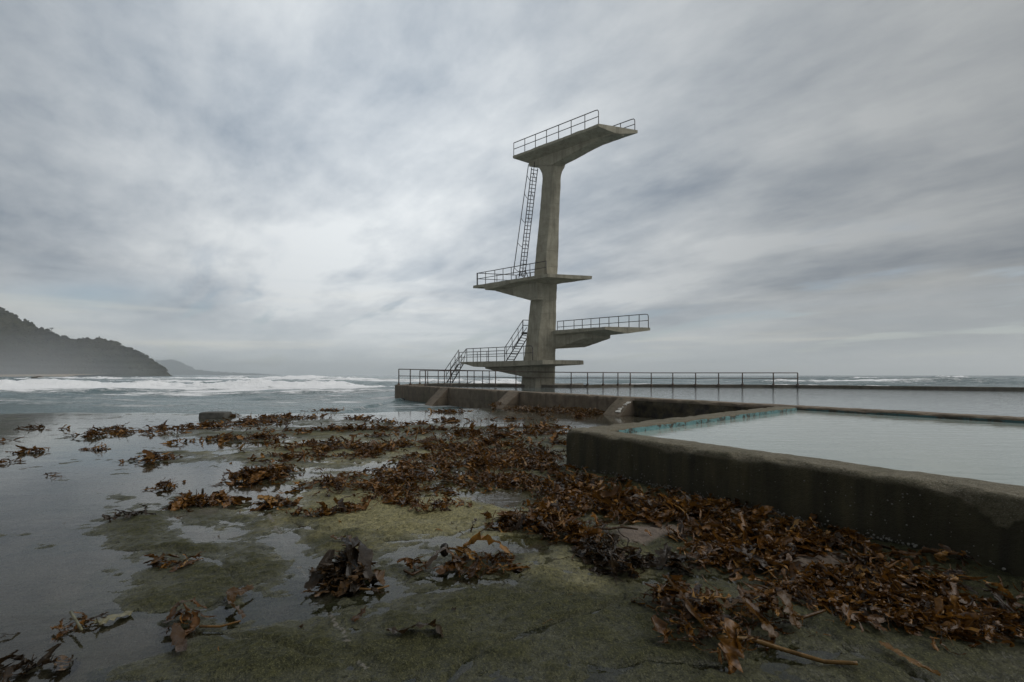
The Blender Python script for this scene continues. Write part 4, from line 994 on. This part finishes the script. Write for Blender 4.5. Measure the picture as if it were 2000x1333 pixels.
def var_mesh(k, mt):
    if (k, mt.name) not in VMESH:
        V, Fs, ti, ed = VAR[k]; me = mesh_np("frond", V, Fs, {"tint": ti, "edge": ed}, True); me.materials.append(mt); VMESH[(k, mt.name)] = me
    return VMESH[(k, mt.name)]
def rot_m(yaw, pit, rol):
    return (Matrix.Rotation(yaw, 3, "Z") @ Matrix.Rotation(pit, 3, "Y") @ Matrix.Rotation(rol, 3, "X"))
class Bag:
    def __init__(s): s.V = []; s.F = []; s.t = []; s.e = []; s.n = 0
    def add(s, V, Fs, ti, ed): s.V.append(V); s.F.append(Fs + s.n); s.t.append(ti); s.e.append(ed); s.n += len(V)
    def mesh(s, name, mt):
        me = mesh_np(name, np.concatenate(s.V), np.concatenate(s.F), {"tint": np.concatenate(s.t), "edge": np.concatenate(s.e)}, True); me.materials.append(mt); return me
def kelp_positions(ells, dens, r):
    """fronds strewn over ellipses laid out on the shelf; returns (x,y,heap 0..1)"""
    out = []
    for (cx, cy, rx, ry, *q) in ells:
        c = onz(cx, cy, 0); ax = rx / F * c.y; ay = 0.5 * abs(onz(cx, cy - ry, 0).y - onz(cx, min(cy + ry, 2000), 0).y)
        n = max(3, int(math.pi * ax * ay * dens * (1.7 if cy < 960 else 2.0) * (q[0] if q else 1)))
        yaw = 0
        for _ in range(n):
            rr = min(1.15, abs(r.normal(0, 0.55))) if r.random() < 0.5 else math.sqrt(r.random()); th = r.uniform(0, 2 * math.pi)
            wob = 1 + 0.35 * math.sin(3 * th + cx) + 0.2 * math.sin(7 * th + cy)
            x = c.x + ax * rr * math.cos(th) * wob; y = c.y + ay * rr * math.sin(th) * wob
            out.append((x, y, max(0, 1 - rr * rr)))
    return out
def in_wall(x, y):
    p = Vector((x, y, 0)) - Vector((O.x, O.y, 0)); return p.dot(ndn) > -0.02 and (Vector((x, y, 0)) - Vector((Lst.x, Lst.y, 0))).dot(lwn) > -0.05 and p.dot(nd) > -0.05
def past_big(x, y): return (Vector((x, y, 0)) - Vector((A.x, A.y, 0))).dot(unrm) > -0.05
def kelp_heap(name, label, cat, ells, dens, hmax, nparts, mt, lo=0.12, hi=0.30, group=None, seed=0, flat=False):
    r = np.random.default_rng(seed + 40)
    pos = [p for p in kelp_positions(ells, dens, r) if not in_wall(p[0], p[1]) and not past_big(p[0], p[1])]
    xs_ = np.array([p[0] for p in pos]); ys_ = np.array([p[1] for p in pos]); gg = ground_all(xs_, ys_); keep = ((gg[2] < 0.42) | (r.random(len(xs_)) < 0.12)) & ((fbm(xs_ * 1.9, ys_ * 2.6, 66, 3) > (-0.16 if ys_.mean() > 6 else -0.6) + 0.1 * r.normal(size=len(xs_))) | (len(xs_) < 260))
    pos = [p for p, k in zip(pos, keep) if k]; xs_ = xs_[keep]; ys_ = ys_[keep]; zg = np.maximum(gg[0][keep], -0.012)
    lens = r.uniform(lo, hi, len(pos)) * np.where(r.random(len(pos)) < 0.35, 0.55, 1.0) * np.where(r.random(len(pos)) < 0.08, 1.35, 1.0)
    order = np.argsort(ys_ / lens)                              # those that show largest first
    cx_, cy_ = float(xs_.mean()), float(ys_.mean())
    root = empty(name, (cx_, cy_, 0), label, cat, group) if nparts else None
    bag = Bag(); nP = 0
    for q in order:
        x, y, hp = pos[q]; L = float(lens[q]); yaw = r.uniform(0, 6.283); pit = r.normal(0, 0.13); rol = r.normal(0, 0.45)
        if r.random() < 0.05: pit -= 0.45
        M_ = rot_m(yaw, pit, rol) @ Matrix.Scale(L, 3)
        isp = nP < nparts
        k = int(r.integers(len(VAR if isp else VARF)))
        src = VAR[k] if isp else VARF[k]
        if flat: M_ = Matrix(((1, 0, 0), (0, 1, 0), (0, 0, 0.5))) @ M_
        Vt = src[0] @ np.array(M_).T; zmin = Vt[:, 2].min(); zoff = zg[q] + hmax * (0.5 if nparts > 200 or nparts == 0 or nparts in (90, 60) else 0.7) * hp * r.random() - zmin - 0.004
        if isp:
            o = bpy.data.objects.new("frond", var_mesh(k, mt)); COL.objects.link(o)
            M4 = M_.to_4x4(); M4.translation = (x - cx_, y - cy_, zoff); o.parent = root; o.matrix_local = M4; nP += 1
        else: bag.add(Vt + np.array([x, y, zoff]) - (np.array([cx_, cy_, 0])), src[1], src[2] + r.random(), src[3])
    if bag.n:
        o = link("kelp_litter" if root else name, bag.mesh("kelp_litter", mt))
        if root: o.parent = root; o["kind"] = "stuff"
        else: o.location = (cx_, cy_, 0); tag(o, label, cat, group)
    return root, o if bag.n else None
def stalk(pts, r0, mt, root, name="stalk"):
    """thick kelp stem laid through photo points (px, py, lift)"""
    P_ = []
    for px, py, z_ in pts:
        p = onz(px, py, 0); p.z = max(gz(p.x, p.y), 0) + z_; P_.append(p)
    sm = []
    for a, b in zip(P_[:-1], P_[1:]):
        for k in range(4): sm.append(a.lerp(b, k / 4))
    sm.append(P_[-1])
    V, Fs = tube(sm, [r0 * (1.1 - 0.4 * i / len(sm)) for i in range(len(sm))], 7)
    me = mesh_py(name, V, Fs, True)
    for nm, v in (("tint", 0.7), ("edge", 0.2)): a_ = me.attributes.new(nm, "FLOAT", "POINT"); a_.data.foreach_set("value", [v] * len(V))
    o = link(name, me, mt)
    if root is not None: adopt(o, root)
    return o
def strap(pts, W, mt, root, name="blade", seed=0, jag=0.2):
    """one broad kelp blade laid through photo points (px, py, lift, roll)"""
    r = np.random.default_rng(seed); P_ = []
    for px, py, z_, ro in pts:
        p = onz(px, py, 0); p.z = max(gz(p.x, p.y), 0) + z_; P_.append((p, ro))
    sm = []
    for (a, ra), (b, rb) in zip(P_[:-1], P_[1:]):
        for k in range(5): sm.append((a.lerp(b, k / 5), ra + (rb - ra) * k / 5))
    sm.append(P_[-1]); n = len(sm); V = []; Fs = []; ti = []; ed = []; t0 = r.random()
    for i, (p, ro) in enumerate(sm):
        d = (sm[min(i + 1, n - 1)][0] - sm[max(i - 1, 0)][0]).normalized(); sd = d.cross(Vector((0, 0, 1))).normalized(); up = sd.cross(d)
        sd2 = sd * math.cos(ro) + up * math.sin(ro); nn = sd2.cross(d); wv = W * 0.5 * (math.sin((i + 0.7) / (n + 0.4) * math.pi) ** 0.4)
        for sg in (-1, -0.5, 0, 0.5, 1):
            j = 1 - jag * r.random() if abs(sg) == 1 else 1
            V.append(p + sd2 * (wv * sg * j) + nn * (W * 0.12 * r.normal() * abs(sg)) + up * 0.01); ti.append(t0); ed.append(abs(sg) * r.uniform(.6, 1))
    for i in range(n - 1):
        for q in range(4): a = i * 5 + q; Fs.append((a, a + 1, a + 6, a + 5))
    me = mesh_np(name, np.array([tuple(v) for v in V]), np.array(Fs), {"tint": ti, "edge": ed}, True)
    o = link(name, me, mt)
    if root is not None: adopt(o, root)
    return o
G = "heaps of washed up kelp on the rock shelf"
kelp_heap("kelp_bank", "widest dense bank of brown kelp across the middle, left of the small pool", "kelp", [(840, 880, 250, 20), (700, 885, 140, 16), (920, 912, 200, 24), (990, 940, 150, 28), (800, 945, 170, 22), (650, 948, 60, 12), (1070, 925, 60, 25), (1040, 900, 70, 14), (760, 965, 110, 12), (620, 870, 60, 8)],
          165, 0.10, 300, M_KELP, group=G, seed=1)
kelp_heap("kelp_bank", "long strip of brown kelp heaped against the foot of the small pool wall", "kelp", [(1120, 955, 80, 24), (1220, 985, 110, 22), (1360, 1015, 120, 22), (1470, 1050, 110, 28), (1590, 1075, 80, 16), (1400, 1060, 110, 24), (1500, 1100, 110, 32), (1420, 1100, 90, 26), (1620, 1085, 110, 16), (1560, 1065, 100, 16), (1290, 1005, 120, 18)],
          210, 0.09, 300, M_KELP, 0.15, 0.36, group=G, seed=2)
kelp_heap("kelp_bank", "dark kelp spread wide at the lower right, below the high end of the pool wall", "kelp", [(1600, 1140, 110, 34), (1720, 1180, 120, 40), (1850, 1205, 140, 42), (1960, 1225, 90, 36), (1690, 1115, 80, 12), (1770, 1230, 100, 26), (1830, 1120, 70, 10), (1880, 1248, 120, 28), (1640, 1190, 80, 26), (1560, 1165, 80, 24), (1700, 1140, 140, 26), (1820, 1165, 140, 28)],
          260, 0.10, 300, M_KELP, 0.11, 0.30, group=G, seed=3)
kelp_heap("kelp_heap", "shaggy kelp heap directly below the wide bank, left of the pink sand patch", "kelp", [(1060, 1028, 80, 28), (1000, 1028, 45, 10), (1130, 1050, 60, 18), (1100, 1000, 70, 14)], 260, 0.16, 150, M_KELP, 0.15, 0.34, G, 4)
kelp_heap("kelp_heap", "blackish kelp heap hanging over green algae, below the pink sand patch", "kelp", [(1185, 1090, 55, 32), (1240, 1105, 40, 14), (1320, 1110, 60, 10), (1200, 1120, 40, 14)], 260, 0.09, 110, M_KELPDARK, 0.16, 0.36, G, 5)
rt, _ = kelp_heap("kelp_heap", "big heap of broad orange brown kelp with long stalks at bottom right", "kelp", [(1310, 1185, 60, 28), (1380, 1215, 100, 40), (1480, 1205, 55, 34), (1330, 1250, 40, 36), (1420, 1265, 80, 24)], 190, 0.16, 170, M_KELP, 0.14, 0.34, G, 6)
stalk([(1400, 1268, .05), (1470, 1268, .05), (1530, 1280, .03), (1610, 1303, .02), (1675, 1318, .02)], 0.013, M_KELPORANGE, rt)
stalk([(1525, 1222, .05), (1560, 1222, .04), (1612, 1214, .035)], 0.011, M_KELPORANGE, rt)
strap([(1300, 1195, .20, .4), (1330, 1222, .16, .8), (1360, 1250, .10, .6), (1392, 1268, .05, .2)], 0.085, M_KELPORANGE, rt, seed=1)
strap([(1415, 1240, .12, .2), (1450, 1228, .15, .5), (1490, 1246, .08, .3), (1515, 1262, .04, 0)], 0.09, M_KELPORANGE, rt, seed=2)
strap([(1525, 1208, .13, -.3), (1540, 1222, .10, .6), (1556, 1246, .03, .9)], 0.10, M_KELPORANGE, rt, seed=3)
rt, _ = kelp_heap("kelp_heap", "peaked black kelp heap standing alone on green algae", "kelp", [(670, 1130, 48, 24), (690, 1122, 26, 20), (640, 1148, 34, 14), (700, 1150, 40, 10)], 330, 0.20, 100, M_KELPDARK, 0.16, 0.34, G, 7)
strap([(672, 1120, .26, .2), (685, 1128, .22, .6), (690, 1150, .08, .9), (690, 1165, .02, .9)], 0.12, M_KELPDARK, rt, seed=11); strap([(690, 1118, .25, .2), (712, 1128, .2, .5), (722, 1150, .06, .8)], 0.14, M_KELPDARK, rt, seed=12)
strap([(650, 1128, .2, .3), (630, 1142, .1, .4), (600, 1158, .02, .2)], 0.10, M_KELPDARK, rt, seed=13); strap([(730, 1140, .03, .2), (742, 1132, .06, .5), (745, 1155, .04, .7)], 0.09, M_KELPORANGE, rt, seed=14)
stalk([(690, 1155, .02), (730, 1158, .02), (760, 1150, .02)], 0.008, M_KELPORANGE, rt)
rt, _ = kelp_heap("kelp_heap", "low kelp heap with an arched brown blade and a knobbly holdfast on a stem", "kelp", [(905, 1118, 70, 10), (985, 1105, 40, 14), (810, 1112, 24, 10), (930, 1100, 60, 10)], 190, 0.08, 70, M_KELP, 0.12, 0.30, G, 8)
strap([(832, 1120, .02, .2), (850, 1112, .10, .3), (870, 1106, .13, .3), (890, 1112, .07, .4), (900, 1122, .01, .3)], 0.09, M_KELPORANGE, rt, seed=21); strap([(905, 1092, .08, .5), (940, 1085, .13, .9), (975, 1092, .12, .7), (1000, 1105, .06, .4)], 0.12, M_KELP, rt, seed=22)
stalk([(868, 1095, .09), (888, 1095, .08), (905, 1098, .06)], 0.010, M_KELPORANGE, rt); stalk([(790, 1122, .02), (805, 1129, .02), (825, 1122, .03)], 0.010, M_KELPORANGE, rt)
hf = boulder("holdfast", Vector((0, 0, 0)), 0.03, 0.03, 0.045, 0, "x", M_KELPDARK, 12, 0.2); del hf["label"]; del hf["category"]; hp = onz(868, 1095, 0); hf.location = (hp.x, hp.y, 0.085); adopt(hf, rt)
rt, _ = kelp_heap("kelp_heap", "kelp mound in the left shallows with one short stem standing upright", "kelp", [(390, 986, 60, 9), (360, 990, 30, 6), (430, 982, 30, 5)], 230, 0.10, 60, M_KELP, 0.16, 0.34, G, 9)
stalk([(395, 983, .04), (396, 983, .17)], 0.014, M_KELPDARK, rt)
kelp_heap("kelp_heap", "small orange tinged kelp tuft beside the pale crack, right of the upright stem mound", "kelp", [(530, 990, 40, 9), (560, 992, 18, 5)], 220, 0.09, 40, M_KELP, 0.16, 0.32, G, 10)
kelp_heap("kelp_heap", "small pointed kelp tuft standing in still water left of the wide bank", "kelp", [(318, 955, 20, 6), (330, 952, 10, 6)], 240, 0.10, 22, M_KELP, 0.16, 0.32, G, 11)
kelp_heap("kelp_heap", "narrow brown kelp ridge on a green hump, above the small pointed tuft", "kelp", [(300, 900, 35, 5), (325, 896, 20, 4)], 170, 0.12, 26, M_KELP, 0.18, 0.36, G, 12)
kelp_heap("kelp_heap", "round kelp heap at the left end of the wide bank, beside a mirror pool", "kelp", [(500, 934, 60, 14), (480, 938, 40, 8), (560, 926, 60, 7), (530, 930, 40, 12)], 190, 0.17, 80, M_KELP, 0.16, 0.34, G, 13)
kelp_heap("kelp_strand", "thin strand of kelp lying on yellow green algae below the wide bank", "kelp", [(640, 1009, 60, 6), (690, 1003, 30, 6), (600, 1012, 25, 4)], 190, 0.05, 36, M_KELP, 0.14, 0.30, G, 14)
kelp_heap("kelp_strand", "broken strand of kelp between the wide bank and the shaggy heap, on tan sand", "kelp", [(760, 984, 45, 6), (840, 1000, 45, 8), (880, 990, 40, 5), (800, 990, 40, 5)], 190, 0.06, 50, M_KELP, 0.14, 0.30, G, 15)
rt, _ = kelp_heap("kelp_strand", "flat reddish kelp strand on the green algae of the lower left shelf", "kelp", [(320, 1106, 35, 8), (350, 1108, 30, 6), (375, 1098, 30, 4)], 190, 0.06, 30, M_KELP, 0.14, 0.30, G, 16)
strap([(300, 1110, .02, .2), (318, 1100, .06, .5), (345, 1100, .04, .3)], 0.09, M_KELPORANGE, rt, seed=31)
rt = empty("kelp_strap", onz(465, 1195, 0), "single bent orange kelp strap curled over still water at lower left", "kelp", G)
strap([(495, 1158, .035, .2), (475, 1168, .04, .3), (455, 1178, .05, .6), (448, 1195, .06, 1.0), (460, 1208, .05, .8), (478, 1214, .02, .3)], 0.075, M_KELPORANGE, rt, seed=41, jag=0.1)
strap([(440, 1182, .01, .1), (455, 1168, .02, .2), (470, 1160, .02, .2)], 0.05, M_KELPDARK, rt, seed=42)
rt, _ = kelp_heap("kelp_clump", "olive kelp clump with a long thin stem reaching right, at the lower left", "kelp", [(352, 1230, 36, 14), (385, 1218, 26, 9)], 150, 0.08, 24, M_KELP, 0.14, 0.28, G, 17)
stalk([(390, 1232, .02), (430, 1232, .02), (470, 1222, .02)], 0.007, M_KELPORANGE, rt); strap([(345, 1240, .06, .4), (348, 1262, .02, .3), (356, 1290, .01, .2)], 0.07, M_KELPORANGE, rt, seed=51); strap([(330, 1228, .04, .4), (350, 1212, .09, .5), (375, 1212, .09, .4), (400, 1206, .04, .3)], 0.07, M_KELP, rt, seed=52)
rt, _ = kelp_heap("kelp_clump", "brown kelp clump with one pale bleached blade, in dark water at far lower left", "kelp", [(120, 1235, 36, 12), (160, 1222, 36, 12), (180, 1212, 26, 8)], 170, 0.06, 40, M_KELP, 0.12, 0.28, G, 18)
strap([(185, 1228, .02, .1), (215, 1216, .02, .1), (258, 1200, .01, .1)], 0.10, M_KELPPALE, rt, seed=61, jag=0.6); stalk([(138, 1218, .07), (160, 1248, .05)], 0.008, M_KELPPALE, rt)
rt = empty("kelp_strap", onz(808, 1255, 0), "dark crumpled kelp blade half under water near the bottom centre", "kelp", G)
strap([(755, 1250, .015, .2), (785, 1254, .02, .5), (820, 1250, .03, .4), (855, 1244, .03, .5), (862, 1262, .01, .9)], 0.09, M_KELPDARK, rt, seed=71, jag=0.4)
rt = empty("kelp_strap", onz(708, 1215, 0), "small pointed kelp scrap on green algae above the dark crumpled blade", "kelp", G)
strap([(690, 1220, .01, .1), (705, 1212, .03, .4), (716, 1205, .06, .8)], 0.075, M_KELP, rt, seed=72, jag=0.4)
rt = empty("kelp_strap", onz(675, 1072, 0), "small orange kelp ribbon lying behind the peaked black heap", "kelp", G)
strap([(646, 1067, .03, .1), (660, 1068, .02, .1), (680, 1066, .03, .3), (688, 1076, .01, .4)], 0.06, M_KELPORANGE, rt, seed=73, jag=0.2)
kelp_heap("kelp_clump", "dark kelp clump cut off by the bottom left corner", "kelp", [(40, 1310, 50, 18), (100, 1300, 40, 12), (20, 1325, 40, 14)], 160, 0.05, 40, M_KELPDARK, 0.12, 0.26, G, 19)
kelp_heap("kelp_clump", "tiny black kelp scrap alone in dark water at the left edge", "kelp", [(16, 1244, 12, 8)], 220, 0.04, 6, M_KELPDARK, 0.10, 0.16, G, 20)
kelp_heap("kelp_strand", "dark thin kelp strand on the green hump left of the curving pool", "kelp", [(240, 1015, 30, 4), (270, 1013, 15, 4)], 200, 0.05, 14, M_KELPDARK, 0.16, 0.30, G, 21)
rt = empty("kelp_strap", onz(1770, 1300, 0), "long tan kelp ribbon lying by a water crack at the bottom right", "kelp", G)
strap([(1718, 1272, .02, .1), (1745, 1292, .02, .2), (1790, 1315, .02, .1), (1835, 1335, .02, .1)], 0.05, M_KELPORANGE, rt, seed=81, jag=0.1)
# further off: bands and patches
kelp_heap("kelp_band", "long thin band of kelp at the outer edge of the shelf, below the concrete block", "kelp", [(240, 846, 90, 4), (300, 846, 90, 4), (400, 836, 100, 3.5), (480, 828, 90, 3.5), (560, 817, 80, 3), (640, 804, 36, 2), (190, 853, 40, 3), (220, 840, 30, 2)], 80, 0.10, 90, M_KELP, 0.18, 0.4, G, 22)
kelp_heap("kelp_band", "short band of kelp on green rock between the outer band and the wide bank", "kelp", [(380, 866, 50, 5), (450, 860, 60, 5), (510, 858, 40, 5), (540, 864, 20, 4)], 90, 0.10, 60, M_KELP, 0.22, 0.45, G, 23)
kelp_heap("kelp_patch", "low olive kelp patch in still water by the left edge, the longer of two", "kelp", [(50, 883, 34, 2.5), (75, 882, 22, 2)], 90, 0.08, 30, M_KELP, 0.2, 0.4, G, 24)
kelp_heap("kelp_patch", "low olive kelp patch cut off by the left edge, just below the longer one", "kelp", [(12, 904, 24, 3)], 90, 0.08, 30, M_KELP, 0.2, 0.4, G, 25)
kelp_heap("kelp_patch", "narrow kelp patch alone on pinkish wet sand at left", "kelp", [(185, 879, 20, 3)], 120, 0.07, 30, M_KELP, 0.2, 0.4, G, 26)
kelp_heap("kelp_patch", "yellowish kelp patch fading into water, left of the pointed tuft", "kelp", [(96, 929, 16, 4), (120, 934, 26, 3, .4)], 130, 0.04, 30, M_KELP, 0.16, 0.3, G, 27)
kelp_heap("kelp_patch", "yellow brown kelp line lying along the foot of the long wall", "kelp", [(1010, 800, 20, 3), (1050, 802, 40, 3), (1110, 805, 50, 4), (1160, 808, 30, 4), (968, 793, 8, 4)], 70, 0.10, 250, M_KELPORANGE, 0.25, 0.5, G, 28)
kelp_heap("kelp_patch", "dark green weed bed beside the corner of the small pool wall", "weed", [(1075, 890, 22, 6), (1060, 885, 22, 5)], 180, 0.06, 0, M_KELPDARK, 0.14, 0.26, G, 29)
kelp_heap("kelp_scraps", "loose scraps of kelp scattered over the wet shelf", None, [(60, 838, 40, 3, .35), (20, 862, 26, 4, .45), (95, 842, 20, 2, .5), (134, 838, 10, 2), (700, 818, 30, 2.5), (760, 826, 50, 2), (880, 823, 60, 2.5), (860, 842, 40, 3), (960, 838, 60, 2.5), (1050, 836, 70, 3), (880, 805, 60, 2), (780, 838, 20, 2.5),
     (1040, 850, 50, 3), (980, 858, 60, 3), (1090, 868, 30, 4), (1130, 815, 50, 2), (640, 845, 60, 3), (660, 862, 60, 4), (600, 850, 30, 3), (570, 880, 20, 4), (450, 890, 20, 5), (410, 890, 12, 3), (950, 870, 100, 4), (300, 872, 60, 1.5, .4), (740, 855, 40, 3), (560, 905, 60, 5, .5), (1130, 850, 50, 4), (1110, 875, 20, 5),
     (850, 860, 60, 4), (920, 855, 60, 3), (1000, 820, 60, 2), (820, 830, 30, 2), (900, 848, 160, 6), (700, 842, 120, 5), (1020, 842, 90, 5), (560, 846, 90, 4)], 52, 0.05, 0, M_KELP, 0.2, 0.42, None, 30)[1]["kind"] = "stuff"
kelp_heap("kelp_crumbs", "small loose crumbs of kelp dotted over the near shelf", None, [(420, 1048, 14, 4, .7), (150, 975, 10, 3, .3), (900, 1040, 60, 20, .15), (700, 1060, 120, 40, .06), (1120, 1180, 60, 20, .12), (1600, 1250, 60, 20, .3), (900, 1200, 300, 60, .02), (500, 1240, 200, 50, .03), (125, 1022, 10, 3, .8), (250, 1225, 20, 12, .3), (1450, 1180, 60, 20, .5),
     (1300, 1060, 120, 30, .4), (1000, 985, 80, 20, .3), (1650, 1200, 60, 30, .4)], 130, 0.02, 0, M_KELP, 0.03, 0.09, None, 31)[1]["kind"] = "stuff"
# tuft beside the concrete block
kelp_heap("kelp_clump", "orange kelp scrap caught at the right end of the concrete block", "kelp", [(453, 814, 6, 2)], 300, 0.12, 30, M_KELPORANGE, 0.2, 0.3, G, 32)
# twigs sticking out of the strip
rt = empty("driftwood_stick", onz(1240, 1052, 0), "bare dark stick lying across the pink sand patch", "stick")
adopt(stalk([(1180, 1050, .05), (1215, 1048, .05), (1246, 1052, .05)], 0.012, M_KELPDARK, None, "stem"), rt)
adopt(stalk([(1212, 1048, .05), (1226, 1044, .09)], 0.007, M_KELPDARK, None, "twig"), rt)
print("tris", sum(len(o.data.polygons) * 2 for o in bpy.data.objects if o.type == "MESH"), "objs", len(bpy.data.objects))
